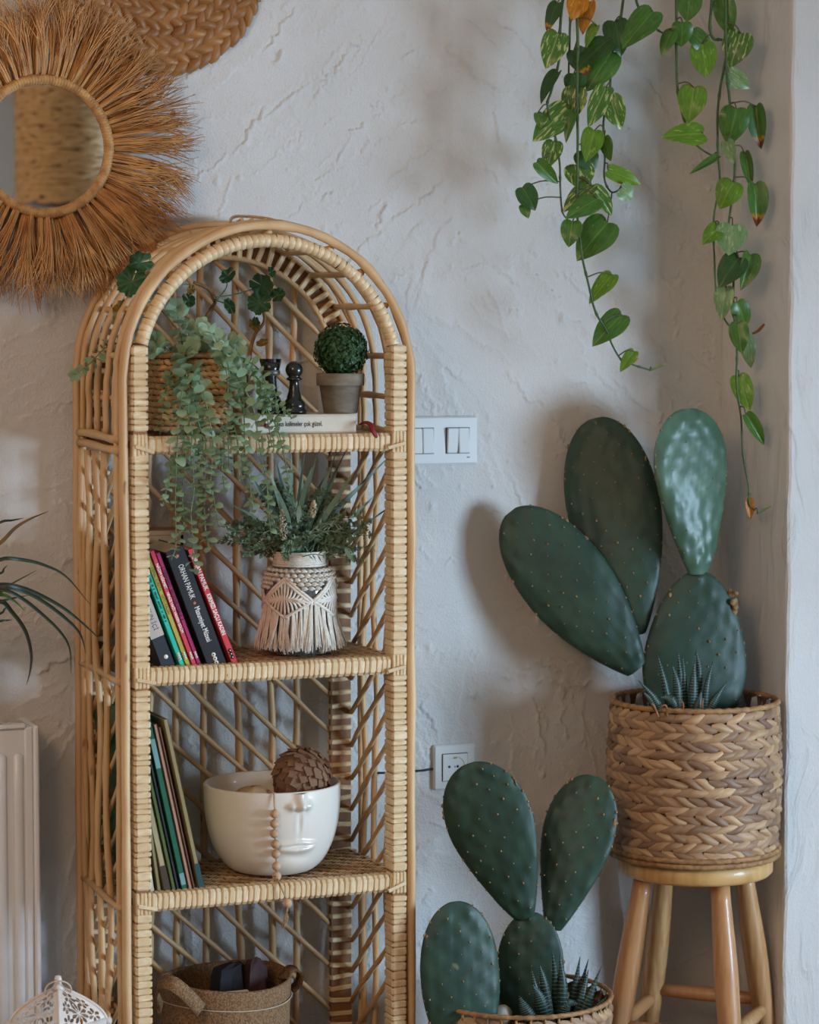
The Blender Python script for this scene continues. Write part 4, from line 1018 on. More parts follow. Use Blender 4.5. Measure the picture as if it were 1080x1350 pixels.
STR = [([(238, 470), (222, 501), (214, 540), (211, 574)], 15, YV + .04), ([(240, 462), (240, 515), (236, 549), (233, 605), (231, 661), (232, 717), (226, 738)], 17, YV), ([(236, 590), (224, 630), (214, 668)], 12, YV),
       ([(243, 480), (247, 532), (253, 577), (252, 599), (256, 644), (252, 675), (254, 712), (257, 757)], 18, YV - .006), ([(255, 500), (260, 549), (267, 577), (269, 619), (269, 661), (271, 698), (277, 729)], 18, YV), ([(250, 478), (267, 515), (276, 554), (281, 588), (278, 633), (284, 670), (289, 694)], 17, YV - .01),
       ([(264, 445), (281, 439), (293, 464), (301, 484), (304, 521), (307, 549), (315, 599), (319, 634)], 17, YV - .004), ([(290, 470), (298, 487), (301, 526), (301, 577), (302, 622)], 16, YV), ([(285, 455), (301, 462), (321, 473), (338, 484), (349, 501), (350, 532), (354, 560), (359, 590)], 15, YV), ([(305, 480), (315, 501), (332, 532), (338, 560), (343, 594), (352, 642), (354, 678), (357, 704)], 16, YV - .008),
       ([(310, 500), (321, 540), (323, 599), (329, 633), (333, 674)], 15, YV), ([(345, 510), (349, 532), (366, 566), (374, 599), (380, 634)], 14, YV), ([(345, 505), (354, 526), (374, 538), (385, 552)], 11, YV), ([(262, 560), (262, 600), (262, 640), (266, 690)], 13, YV + .006), ([(290, 560), (292, 610), (297, 650)], 14, YV),
       ([(320, 470), (340, 500), (362, 520), (368, 548)], 12, YV + .01), ([(225, 500), (240, 540), (243, 600), (240, 650), (243, 700)], 13, YV + .008)]
UPR = [([(245, 480), (238, 440), (233, 405)], 19, -0.24), ([(258, 478), (262, 450), (266, 428)], 15, -0.23), ([(235, 478), (222, 462), (206, 447)], 17, -0.27), ([(270, 476), (276, 455), (288, 442)], 15, -0.25), ([(250, 478), (248, 452), (250, 430)], 15, -0.22), ([(280, 478), (292, 460), (312, 452)], 17, -0.26), ([(240, 480), (246, 462), (254, 455)], 17, -0.28), ([(215, 470), (205, 458), (196, 462)], 18, -0.27),
       ([(205, 460), (165, 452), (140, 458), (120, 478), (99, 494)], 13, -0.185)]
ecount = [0]; erest = MB()
def eleaf(p, d, L, nrm, parent):
    d = d.normalized(); n = (nrm - d * nrm.dot(d)).normalized(); ey = n.cross(d)
    M = frame(p, d * L, ey * L * rnd(0.85, 1.05), n * L); v = R_.randrange(3)
    if ecount[0] < 300: obj('leaf', emeshes[v], None, parent, M); ecount[0] += 1
    else: erest.inst(eshape[v], M)
leafjobs = []
for S, lp, yy in STR + UPR:
    up = (S, lp, yy) in UPR
    P = bez([at(x, y, yy if (i > 0 or up) else -0.25) for i, (x, y) in enumerate(S)], 40)
    b = MB(); b.tube(P, [0.0013] * 20 + [0.0009] * 20, 5); st = obj('strand', b, M_EUCS, euc)
    # arc length stepping
    acc = 0; nxt = 0.006; pair = 0; tot = sum((P[i + 1] - P[i]).length for i in range(39))
    for i in range(39):
        sl = (P[i + 1] - P[i]).length
        while acc + sl > nxt:
            p = P[i].lerp(P[i + 1], (nxt - acc) / sl); d = (P[i + 1] - P[i]).normalized(); s = nxt / tot
            base = lp / 775.0 * (1.08 - 0.42 * s if not up else 1.1 - 0.25 * s)
            th0 = rnd(0, 0.9) if pair % 2 else rnd(1.1, 2.0)
            u = d.cross(TOCAM).normalized(); v = d.cross(u)
            for sg in (-1, 1):
                side = (u * math.cos(th0) + v * math.sin(th0)) * sg
                dirn = side + d * rnd(0.0, 0.45) + Vector((0, 0, rnd(-.05, .15)))
                leafjobs.append((p, dirn, base * rnd(0.85, 1.15), d * -1 + TOCAM * (rnd(0.3, 1.4) if up or s < .3 else rnd(-.1, .75)), st, base))
            pair += 1; nxt += base * (0.62 if up else 0.80)
        acc += sl
    if up:                                              # rosette at the tip
        for k in range(6):
            a = k * 1.05; leafjobs.append((P[-1], _R * math.cos(a) + Vector((0, 0, 1)) * math.sin(a) + TOCAM * 0.4, lp / 775 * 0.75, TOCAM, st, lp / 775))
leafjobs.sort(key=lambda q: -q[5])
for p, d, L, nrm, st, _b in leafjobs: eleaf(p, d, L, nrm, st)
obj('small_leaves', erest, M_EUC, euc, kind='stuff')
# --- geranium cuttings in the arch
M_GER = mat('geranium_leaf', srgb(52, 92, 46), srgb(40, 76, 40), 0.5, 60, translucent=0.2)
M_GERY = mat('geranium_leaf_yellow', srgb(150, 124, 40), srgb(110, 84, 30), 0.6, 60, translucent=0.2)
M_WOODY = mat('woody_stem', srgb(156, 118, 66), srgb(110, 78, 42), 0.7, 40, bump=0.3)
def scallop(seed, narrow=1.0):
    rr = random.Random(seed); vs = [(0, 0, 0)]; fs = []; n = 44
    for i in range(n):
        a = -math.pi + 0.10 + (2 * math.pi - 0.2) * i / (n - 1); lob = abs(math.sin(a * 3.0 + 0.3))
        R = 0.5 * (0.86 + 0.14 * lob + 0.05 * math.sin(a * 17))
        for q in (0.5, 1.0): vs.append((R * q * math.cos(a), R * q * math.sin(a) * narrow, 0.16 * q * q * math.sin(a * 6 + seed) * 0.6 + 0.10 * q))
    for i in range(n - 1):
        fs.append((0, 1 + 2 * i, 3 + 2 * i)); fs.append((1 + 2 * i, 2 + 2 * i, 4 + 2 * i, 3 + 2 * i))
    return vs, fs
ger = thing('geranium', 'leafy geranium cuttings with woody stems twining through the shelf arch', 'plant', (at(260, 560, -0.10).x, -0.10, Z1))
def gstem(S, Y, r, m=M_WOODY): 
    P = bez([at(x, y, Y) for x, y in S], 20); b = MB(); b.tube(P, [r * (1.1 - 0.35 * i / 19 + (0.2 if i % 5 == 2 else 0)) for i in range(20)], 7); obj('stem', b, m, ger)
gstem([(300, 575), (290, 500), (270, 432), (284, 398)], -0.10, 0.0042); gstem([(284, 398), (278, 384), (268, 377), (255, 372)], -0.105, 0.0036); gstem([(290, 560), (262, 470), (228, 425), (204, 398)], -0.12, 0.0034)
gstem([(320, 572), (325, 500), (334, 446), (348, 425), (347, 408)], -0.10, 0.0034); gstem([(204, 398), (190, 385), (182, 372), (178, 360)], -0.17, 0.0016, M_EUCS); gstem([(204, 398), (180, 400), (163, 412)], -0.18, 0.0015, M_EUCS)
gstem([(284, 392), (310, 388), (338, 380)], -0.12, 0.0011, M_EUCS); gstem([(286, 396), (298, 380), (300, 368)], -0.12, 0.0011, M_EUCS); gstem([(255, 375), (235, 375), (220, 380)], -0.12, 0.0009, M_EUCS); gstem([(347, 408), (345, 400), (344, 395)], -0.12, 0.0013, M_EUCS); gstem([(284, 396), (296, 400), (302, 408)], -0.12, 0.0011, M_EUCS); gstem([(347, 410), (358, 385), (366, 386)], -0.12, 0.001, M_EUCS); gstem([(347, 400), (352, 372), (358, 362)], -0.12, 0.001, M_EUCS)
for (x, y, r, Y, yel, nar, yaw) in ((174, 372, 21, -0.205, 0, 1, -10), (184, 346, 18, -0.21, 0, .8, 30), (160, 413, 17, -0.17, 1, .8, 20), (300, 364, 13, -0.13, 0, .7, 0), (345, 376, 17, -0.13, 0, .9, 0), (342, 400, 17, -0.135, 0, 1, 0), (366, 389, 11, -0.13, 0, .9, 0), (358, 359, 8, -0.13, 0, .7, 20), (303, 404, 12, -0.125, 0, .6, 0), (249, 396, 11, -0.125, 0, .8, 0), (252, 382, 8, -0.125, 1, .7, 0), (221, 384, 7, -0.125, 0, .7, 0), (336, 428, 10, -0.12, 1, .8, 0), (337, 424, 7, -0.125, 0, .7, 0), (346, 452, 9, -0.11, 1, .6, 0)):
    p = at(x, y, Y); n = Matrix.Rotation(math.radians(yaw), 3, 'Z') @ (TOCAM + Vector((0, 0, .25))); n.normalize(); ex = Matrix.Rotation(rnd(0, 6), 3, n) @ n.orthogonal().normalized(); ey = n.cross(ex); s = 2 * r / 775
    b = MB(); b.add(*scallop(R_.randrange(99), nar)); obj('leaf', b, M_GERY if yel else M_GER, ger, frame(p, ex * s, ey * s, n * s))
# --- lying book
M_CREAM = mat('cream_cover', srgb(206, 196, 178), srgb(198, 187, 168), 0.55, 30)
M_PAGES = mat('page_block', srgb(206, 190, 160), srgb(184, 164, 130), 0.8, 8, 2, (1, 1, 160))
M_INK = mat('black_ink', srgb(34, 30, 28), None, 0.6)
M_REDC = mat('red_cloth', srgb(140, 26, 34), srgb(110, 18, 26), 0.7, 60)
def text_mesh(txt, size, bold=0.0):
    cu = bpy.data.curves.new('lettering', 'FONT'); cu.body = txt; cu.size = size; cu.align_x = 'LEFT'; cu.align_y = 'CENTER'; cu.offset = bold; cu.resolution_u = 2
    o = bpy.data.objects.new('lettering_tmp', cu); COL.objects.link(o); bpy.context.view_layer.update()
    me = bpy.data.meshes.new_from_object(o.evaluated_get(bpy.context.evaluated_depsgraph_get())); bpy.data.objects.remove(o); bpy.data.curves.remove(cu)
    return me
def lettering(txt, size, m, parent, M, bold=0.0, fit=None, name='lettering'):
    me = text_mesh(txt, size, bold)
    if fit:
        xs = [v.co.x for v in me.vertices]; k = fit / (max(xs) - min(xs)); 
        for v in me.vertices: v.co.x *= k
    me.materials.append(m); return obj(name, me, None, parent, M)
kx0, kx1 = at(318, 558, -0.290).x, at(470, 558, -0.290).x; kh = 0.033; kd = 0.130
t = thing('cream_book', 'thick cream-coloured book lying flat under the chess pieces', 'book', ((kx0 + kx1) / 2, -0.225, Z1))
ky = -0.290 + kd / 2; kxc = (kx0 + kx1) / 2; kw = kx1 - kx0
b = MB(); b.bevbox((kxc, ky, Z1 + 0.0025), (kw, kd, 0.004), 0.0012); b.bevbox((kxc, ky, Z1 + kh - 0.002), (kw, kd, 0.004), 0.0012); b.bevbox((kxc, -0.290 + 0.003, Z1 + kh / 2 + 0.0003), (kw, 0.006, kh - 0.001), 0.0022)
cov = obj('cover', b, M_CREAM, t, smooth=False)
b = MB(); b.box((kxc - 0.001, ky + 0.002, Z1 + kh / 2), (kw - 0.008, kd - 0.008, kh - 0.006)); obj('pages', b, M_PAGES, t, smooth=False)
fr_ = Matrix.Rotation(math.radians(90), 4, 'X')
tx0, tx1 = at(365, 558, -0.291).x, at(425, 558, -0.291).x
lettering('bazı kelimeler çok güzel.', 0.012, M_INK, cov, Matrix.Translation((tx0, -0.2906, Z1 + 0.0172)) @ fr_, 0.00012, tx1 - tx0)
b = MB(); lx = at(345, 558, -0.291).x; b.box((lx, -0.2905, Z1 + 0.0185), (0.014, 0.001, 0.010)); b.box((lx + 0.009, -0.2905, Z1 + 0.0155), (0.008, 0.001, 0.007)); obj('red_label', b, M_REDC, cov, smooth=False)
b = MB(); rp = bez([at(474, 560, -0.27), at(482, 557, -0.29), at(489, 560, -0.312), at(492, 568, -0.322), at(497, 577, -0.322)], 14)
b.tube(rp, [.002, .0035, .0045, .0055, .006, .006, .006, .0055, .005, .0045, .004, .004, .0035, .002], 7, flat=0.5); obj('ribbon_tassel', b, M_REDC, t, label='dark red ribbon bookmark')
ZK = Z1 + kh
# --- chess pieces
M_CHESS = mat('black_lacquer', srgb(30, 32, 27), srgb(20, 21, 18), 0.25, 20, coat=0.25, spec=0.5)
M_CHESSG = mat('worn_silver_band', srgb(120, 116, 106), srgb(84, 80, 74), 0.4, 60, metal=0.3)
c = at(388, 538, -0.245)
t = thing('chess_pawn', 'glossy black chess pawn standing on the cream book', 'chess piece', (c.x, c.y, ZK))
pawn = [(0, 0), (0.0205, 0), (0.0212, 0.004), (0.0198, 0.008), (0.0182, 0.010), (0.0188, 0.013), (0.0180, 0.019), (0.0140, 0.024), (0.0125, 0.026), (0.0120, 0.030), (0.0095, 0.038), (0.0080, 0.048), (0.0078, 0.054), (0.0085, 0.0555), (0.0130, 0.0575), (0.0134, 0.0595), (0.0105, 0.0615)] 
pawn += [(0.0148 * math.sin(math.radians(a)), 0.0740 - 0.0148 * math.cos(math.radians(a))) for a in range(40, 181, 14)]
b = MB(); b.lathe(pawn, 36, (c.x, c.y, ZK)); obj('body', b, M_CHESS, t)
c = at(357, 538, -0.225)
t = thing('chess_rook', 'taller black chess rook with a crenellated top, beside the pawn', 'chess piece', (c.x, c.y, ZK))
b = MB(); b.lathe([(0, 0), (0.0225, 0), (0.0232, 0.005), (0.0215, 0.010), (0.0190, 0.013), (0.0195, 0.018), (0.0165, 0.026), (0.0130, 0.031), (0.0110, 0.042), (0.0098, 0.060), (0.0098, 0.066)], 36, (c.x, c.y, ZK)); obj('body', b, M_CHESS, t)
b = MB(); b.lathe([(0.0098, 0.064), (0.0155, 0.066), (0.0160, 0.0715), (0.0148, 0.073)], 36, (c.x, c.y, ZK)); obj('collar', b, M_CHESSG, t)
b = MB(); b.lathe([(0.0148, 0.073), (0.0180, 0.0875), (0.0140, 0.0875), (0.0125, 0.083), (0, 0.083)], 36, (c.x, c.y, ZK)); obj('turret', b, M_CHESS, t)
for k in range(6):
    b = MB(); vs = []; a0 = k * math.pi / 3
    for a in (a0, a0 + 0.25, a0 + 0.5, a0 + 0.72):
        for r_, z_ in ((0.0140, 0.0865), (0.0181, 0.0865), (0.0186, 0.0925), (0.0144, 0.0925)): vs.append((c.x + r_ * math.cos(a), c.y + r_ * math.sin(a), ZK + z_))
    fs = [(0, 1, 2, 3), (15, 14, 13, 12)]
    for i in range(3):
        for q in range(4): fs.append((i * 4 + q, i * 4 + 4 + q, i * 4 + 4 + (q + 1) % 4, i * 4 + (q + 1) % 4))
    b.add(vs, fs); obj('merlon', b, M_CHESS, t, smooth=False)
# --- topiary
M_CLAY = mat('grey_clay', srgb(136, 124, 108), srgb(118, 106, 90), 0.9, 40, 4, (1, 1, 3), bump=0.2, bump_scale=120)
M_BOX = mat('boxwood', srgb(46, 84, 36), srgb(34, 66, 30), 0.5, 90, rand=None, translucent=0.15)
c = at(449, 540, -0.240)
t = thing('topiary_plant', 'round clipped boxwood ball in a grey clay pot on the cream book', 'plant', (c.x, c.y, ZK))
b = MB(); b.lathe([(0, 0), (0.0275, 0), (0.0285, 0.001), (0.0360, 0.047), (0.0395, 0.047), (0.0408, 0.049), (0.0412, 0.066), (0.0400, 0.068), (0.0365, 0.068), (0.0350, 0.060), (0, 0.060)], 40, (c.x, c.y, ZK)); obj('pot', b, M_CLAY, t)
bc = Vector((c.x + 0.001, c.y, ZK + 0.106)); BR = 0.0455
b = MB(); b.ell(bc, BR * 0.86, 20, 14); obj('core', b, M_BOX, t)
b = MB(); rr = random.Random(5)
for i in range(1500):
    z = 1 - 2 * (i + .5) / 1500; a = i * 2.39996; q = math.sqrt(1 - z * z); n = Vector((q * math.cos(a), q * math.sin(a), z))
    n = (n + Vector((rr.gauss(0, .25), rr.gauss(0, .25), rr.gauss(0, .25)))).normalized(); o = bc + Vector((q * math.cos(a), q * math.sin(a), z)) * BR * rr.uniform(.84, 1.03)
    ex = Matrix.Rotation(rr.uniform(0, 6), 3, n) @ n.orthogonal().normalized(); ey = n.cross(ex); s = rr.uniform(.0034, .0058)
    b.add([o - ex * s, o + ey * s * .6 + n * .0012, o + ex * s + n * .001, o - ey * s * .6 + n * .0012], [(0, 3, 2, 1)])
obj('foliage', b, M_BOX, t, kind='stuff', smooth=False)
# ================================================================== SECOND SHELF: BOOKS
def cover_mat(name, c, rough=0.4): return mat(name, srgb(*c), srgb(*[max(0, x - 8) for x in c]), rough, 12, coat=0.1)
M_WHITE = mat('white_ink', srgb(232, 226, 216), None, 0.6)
def book(name, label, xb, th, h, lean, dep, yf, zs, cm, spine=None, group=None, shell=0.0016, pages=M_PAGES, flip=0):
    """upright book: xb = x of the lower right corner of the spine at z = zs, leaning left by lean degrees; spine faces -y"""
    lean = math.radians(lean); t = thing(name, label, 'book', (xb - th / 2, yf + dep / 2, zs), group)
    M = Matrix.Translation((xb, yf, zs)) @ Matrix.Rotation(-lean, 4, 'Y')          # local: x from -th to 0, y 0..dep, z 0..h
    b = MB(); b.bevbox((-th + shell / 2, dep / 2, h / 2), (shell, dep, h), shell * .3); b.bevbox((-shell / 2, dep / 2, h / 2), (shell, dep, h), shell * .3); b.bevbox((-th / 2, shell / 2, h / 2), (th, shell, h), shell * .3)
    cv = obj('cover', b, cm, t, M, smooth=False)
    b = MB(); b.box((-th / 2, dep / 2 + shell * .4, h / 2), (th - 2 * shell, dep - shell, h - 0.005)); obj('pages', b, pages, t, M, smooth=False)
    # spine lettering runs from top to bottom
    S = Matrix.Rotation(math.radians(90), 4, 'X') @ Matrix.Rotation(math.radians(-90), 4, 'Z')
    for (txt, z, size, fit, m, dx, bold) in (spine or []):
        lettering(txt, size, m, cv, M @ Matrix.Translation((-th / 2 + dx, -0.0004, z)) @ S, bold, fit)
    return t, cv, M
ZB = Z2 + 0.0005; YS = -0.285
def xat(px, py, Y=YS): return at(px, py, Y).x
def dots(cv, M, th, z, r, n=3, m=M_WHITE, hole=None):
    b = MB()
    for k in range(n):
        b.tube([(-th / 2, -0.0010, z - k * r * 2.0), (-th / 2, 0.0004, z - k * r * 2.0)], r, 14)
    obj('publisher_mark', b, m, cv, M)
    b = MB()
    for k in range(n):
        b.tube([(-th / 2, -0.0014, z - k * r * 2.0), (-th / 2, -0.0009, z - k * r * 2.0)], r * 0.36, 8)
    obj('publisher_mark', b, hole or M_INK, cv, M)
def bars(cv, M, th, z0, z1, w, m, seed):
    """print too small to read: a run of tiny strokes"""
    rr = random.Random(seed); b = MB(); z = z0
    while z > z1:
        l = rr.uniform(.0008, .0022); b.box((-th / 2 + rr.uniform(-.0003, .0003), -0.0004, z - l / 2), (w * rr.uniform(.7, 1), 0.0006, l)); z -= l + rr.uniform(.0006, .0012) + (0.003 if rr.random() < .12 else 0)
    obj('small_print', b, m, cv, M, smooth=False)
G = 'books leaning on the second shelf'
C_BLACK = cover_mat('cover_black', (42, 42, 44), 0.35); C_RED = cover_mat('cover_red', (206, 62, 64)); C_TEAL = cover_mat('cover_teal', (44, 188, 160)); C_YEL = cover_mat('cover_yellow', (190, 164, 66)); C_PINK = cover_mat('cover_coral', (212, 68, 84)); C_MAG = cover_mat('cover_magenta', (168, 36, 96)); C_GREY = cover_mat('cover_grey_white', (196, 182, 170)); C_BLUE = cover_mat('cover_navy', (40, 46, 54)); C_TAN = cover_mat('cover_tan', (150, 104, 62))
t, cv, M = book('paperback_book', 'red paperback at the open end of the leaning book row', xat(314.5, 871), 0.0115, 0.208, 21.5, 0.135, YS + .002, ZB, C_RED,
    [('ORHAN PAMUK', 0.196, 0.0105, 0.062, M_WHITE, 0, .0001), ('KIRMIZI SAÇLI KADIN', 0.127, 0.0100, 0.074, M_WHITE, 0, .00025)], G)
dots(cv, M, 0.0115, 0.024, 0.0031, m=M_INK, hole=M_WHITE)
t, cv, M = book('paperback_book', 'thick black novel with an orange dot on its spine', xat(299, 870), 0.0330, 0.212, 20.5, 0.140, YS, ZB, C_BLACK,
    [('ORHAN PAMUK', 0.184, 0.0135, 0.061, M_WHITE, 0, .0), ('Masumiyet Müzesi', 0.108, 0.0130, 0.062, M_WHITE, 0.001, .00015)], G)
dots(cv, M, 0.0330, 0.022, 0.0036)
b = MB(); b.tube([(-0.0165, -0.0010, 0.1150), (-0.0165, 0.0004, 0.1150)], 0.0026, 14); obj('orange_dot', b, cover_mat('orange_ink', (216, 120, 70)), cv, M)
b = MB(); b.tube([(-0.0165, -0.0010, 0.199), (-0.0165, 0.0004, 0.199)], 0.0030, 14); obj('orange_dot', b, cover_mat('orange_ink_top', (200, 110, 84)), cv, M)
t, cv, M = book('paperback_book', 'thin magenta paperback pressed against the coral one', xat(266.5, 874), 0.0075, 0.200, 20.5, 0.130, YS + .004, ZB, C_MAG, None, G)
bars(cv, M, 0.0075, 0.175, 0.08, 0.0034, C_BLUE, 4); dots(cv, M, 0.0075, 0.022, 0.0020)
t, cv, M = book('paperback_book', 'thin coral-pink paperback with white spine lettering', xat(259.5, 874), 0.0085, 0.205, 20.5, 0.130, YS, ZB, C_PINK,
    [('NÂZIM HİKMET', 0.182, 0.0066, 0.044, M_WHITE, 0, .00015), ('HENÜZ VAKİT VARKEN GÜLÜM', 0.131, 0.0062, 0.072, M_WHITE, 0, .00015)], G)
dots(cv, M, 0.0085, 0.022, 0.0022)
t, cv, M = book('paperback_book', 'thin mustard-yellow paperback between the coral and teal ones', xat(251.5, 874), 0.0085, 0.205, 20.5, 0.130, YS + .001, ZB, C_YEL,
    [('CEMAL SÜREYA', 0.176, 0.0060, 0.042, C_BLUE, 0, .0), ('ÜSTÜ KALSIN', 0.127, 0.0060, 0.034, C_BLUE, 0, .0)], G)
dots(cv, M, 0.0085, 0.022, 0.0022)
t, cv, M = book('paperback_book', 'thin bright teal paperback in the leaning book row', xat(243.5, 876), 0.0090, 0.200, 20.5, 0.130, YS - .002, ZB, C_TEAL, None, G)
bars(cv, M, 0.0090, 0.180, 0.080, 0.0034, C_BLUE, 9); dots(cv, M, 0.0090, 0.022, 0.0023)
t, cv, M = book('hardback_book', 'pale and black-spined hardback against the wrapped shelf post', xat(231.5, 871), 0.0240, 0.150, 20.5, 0.140, YS - .001, ZB, C_BLUE,
    [('YORGUN İÇİ', 0.128, 0.0105, 0.060, M_INK, 0.0015, .0)], G)
b = MB(); b.bevbox((-0.012, 0.0001, 0.1025), (0.0238, 0.0009, 0.094), 0.0002); obj('pale_band', b, C_GREY, cv, M, smooth=False)
b = MB(); b.tube([(-0.0105, -0.0008, 0.020), (-0.0105, 0.0004, 0.020)], 0.0036, 16); obj('publisher_mark', b, M_WHITE, cv, M)
bx0, bx1 = at(170, 705, -0.10).x, at(236, 705, -0.10).x
bx0 = max(bx0, -0.232)
t = thing('wooden_box', 'brown wooden box standing behind the leaning paperbacks', 'box', ((bx0 + bx1) / 2, -0.09, Z2))
zt = at(215, 703, -0.125).z
b = MB(); xm, hm = (bx0 + bx1) / 2, zt - Z2
for q in (((xm, -0.124, Z2 + hm / 2), (bx1 - bx0, 0.006, hm)), ((xm, -0.064, Z2 + hm / 2), (bx1 - bx0, 0.006, hm)), ((bx0 + .003, -0.094, Z2 + hm / 2), (0.006, 0.066, hm)), ((bx1 - .003, -0.094, Z2 + hm / 2), (0.006, 0.066, hm)), ((xm, -0.094, Z2 + 0.004), (bx1 - bx0, 0.06, 0.006))): b.bevbox(q[0], q[1], 0.001)
obj('box_body', b, C_TAN, t, smooth=False)
b = MB(); b.bevbox((xm, -0.094, zt + 0.001), (bx1 - bx0 + 0.004, 0.070, 0.010), 0.0015); obj('lid', b, C_TAN, t, smooth=False)

# ================================================================== MACRAME JAR WITH BOUQUET
M_COTTON = mat('cotton_cord', srgb(234, 227, 214), srgb(218, 208, 192), 0.9, 120, bump=0.4, bump_scale=500)
M_GLASS = mat('jar_glass', (0.86, 0.92, 0.9, 1), None, 0.05, spec=0.6, trans=0.92)
JY = -0.195; jc = at(395, 850, JY); JX = jc.x; J0 = Z2 + 0.0005
jar_prof = [(0.0, 0.001), (0.050, 0.001), (0.0565, 0.008), (0.0585, 0.030), (0.0585, 0.115), (0.054, 0.137), (0.044, 0.150), (0.0415, 0.155), (0.0415, 0.176)]
jar = thing('macrame_jar', 'glass jar dressed in a knotted cream macrame cover with fringe', 'jar', (JX, JY, J0))
b = MB(); b.lathe(jar_prof + [(0.0390, 0.176), (0.0390, 0.154), (0.051, 0.136), (0.0555, 0.115), (0.0555, 0.030), (0.050, 0.012), (0, 0.008)], 40, (JX, JY, J0)); obj('glass', b, M_GLASS, jar)
def jr(z):
    for (r0, z0), (r1, z1) in zip(jar_prof[2:], jar_prof[3:]):
        if z0 <= z <= z1: return r0 + (r1 - r0) * (z - z0) / (z1 - z0)
    return jar_prof[-1][0]
def jp(a, z, off=0.002): r = jr(z) + off; return Vector((JX + r * math.cos(a), JY + r * math.sin(a), J0 + z))
b = MB()                                                 # neck wrapped with cord
for k in range(7):
    zz = 0.152 + k * 0.0036; b.tube([jp(2 * math.pi * i / 40, zz, 0.0022) for i in range(40)], 0.0021, 6, closed=True)
obj('neck_wrap', b, M_COTTON, jar)
kb = MB(); kb.ell((0, 0, 0), (0.0052, 0.0038, 0.0040), 8, 6); kb.tube([(-0.0045, -0.003, -.002), (0, -0.0046, 0.0015), (0.0045, -0.003, -.001)], 0.0017, 5); kme = kb.mesh('knot'); kme.materials.append(M_COTTON)
NA = 32
for r in range(6):                                       # knotted upper field
    zz = 0.144 - r * 0.0072
    for k in range(NA):
        a = 2 * math.pi * (k + 0.5 * (r % 2)) / NA; ph = (k + 0.5 * (r % 2)) % 8
        if r > 1 and abs(ph - 4) < (r - 1) * 0.95: continue               # diamond openings
        n = Vector((math.cos(a), math.sin(a), 0)); tg = Vector((-math.sin(a), math.cos(a), 0))
        obj('knot', kme, None, jar, frame(jp(a, zz, 0.0028), tg * 1.08, -n, Vector((0, 0, 1)) * rnd(.9, 1.1)))
for d in range(4):                                       # diagonal ropes around each diamond
    c0 = 2 * math.pi * (d * 8 + 4) / NA + math.radians(2)
    hw = math.pi / 4
    for sg in (-1, 1):
        for lay in (0, 1):
            P = [jp(c0 + sg * hw * s, 0.134 - 0.040 * s - lay * 0.006, 0.0036) for s in [i / 14 for i in range(15)]]
            b = MB(); b.tube(P, [0.0024 * (1 + 0.22 * (i % 2)) for i in range(15)], 6); obj('diagonal_cord', b, M_COTTON, jar)
        P = [jp(c0 + sg * hw * s, 0.066 + 0.028 * s, 0.0036) for s in [i / 14 for i in range(15)]]
        b = MB(); b.tube(P, [0.0026 * (1 + 0.22 * (i % 2)) for i in range(15)], 6); obj('diagonal_cord', b, M_COTTON, jar)
    for k in range(13):                                  # loose cords crossing inside the diamond
        x = (k - 6) / 6.8; top = 0.132 - 0.038 * abs(x); bot = 0.068 + 0.026 * abs(x); mx = x * 0.45
        P = [jp(c0 + hw * x, top, .003), jp(c0 + hw * (x * .7), top * .6 + bot * .4, .004), jp(c0 + hw * mx, (top + bot) / 2, .0052), jp(c0 + hw * (x * .8), top * .3 + bot * .7, .004), jp(c0 + hw * x, bot, .003)]
        b = MB(); b.tube(bez(P, 10), 0.0023, 5); obj('loose_cord', b, M_COTTON, jar)
b = MB(); rr = random.Random(8)
for c in range(60):                                      # fringe bundles
    a0 = 2 * math.pi * (c + rr.uniform(-.2, .2)) / 60; x = 1 - abs(((a0 - math.radians(2)) / (math.pi / 2) - 0.5 + 2) % 1 - 0.5) * 2; z0 = 0.066 + 0.028 * x
    le = rr.uniform(0.006, 0.016); sp = rr.uniform(0.006, 0.016); da = rr.uniform(-.12, .12)
    for k in range(10):
        a = a0 + rr.gauss(0, .03); o = rr.uniform(.001, .006); P = []
        for i in range(6):
            s = i / 5; P.append(jp(a0 + (a - a0) * (0.4 + s * 1.4) + da * s, z0 + (le + rr.uniform(-.004, .004) - z0) * s, 0.003 + (o + sp) * s ** 1.3) + Vector((0, 0, 0)))
        b.tube(P, [.0012, .0012, .0011, .0010, .0009, .0006], 4, cap=False)
obj('fringe', b, M_COTTON, jar, kind='stuff')
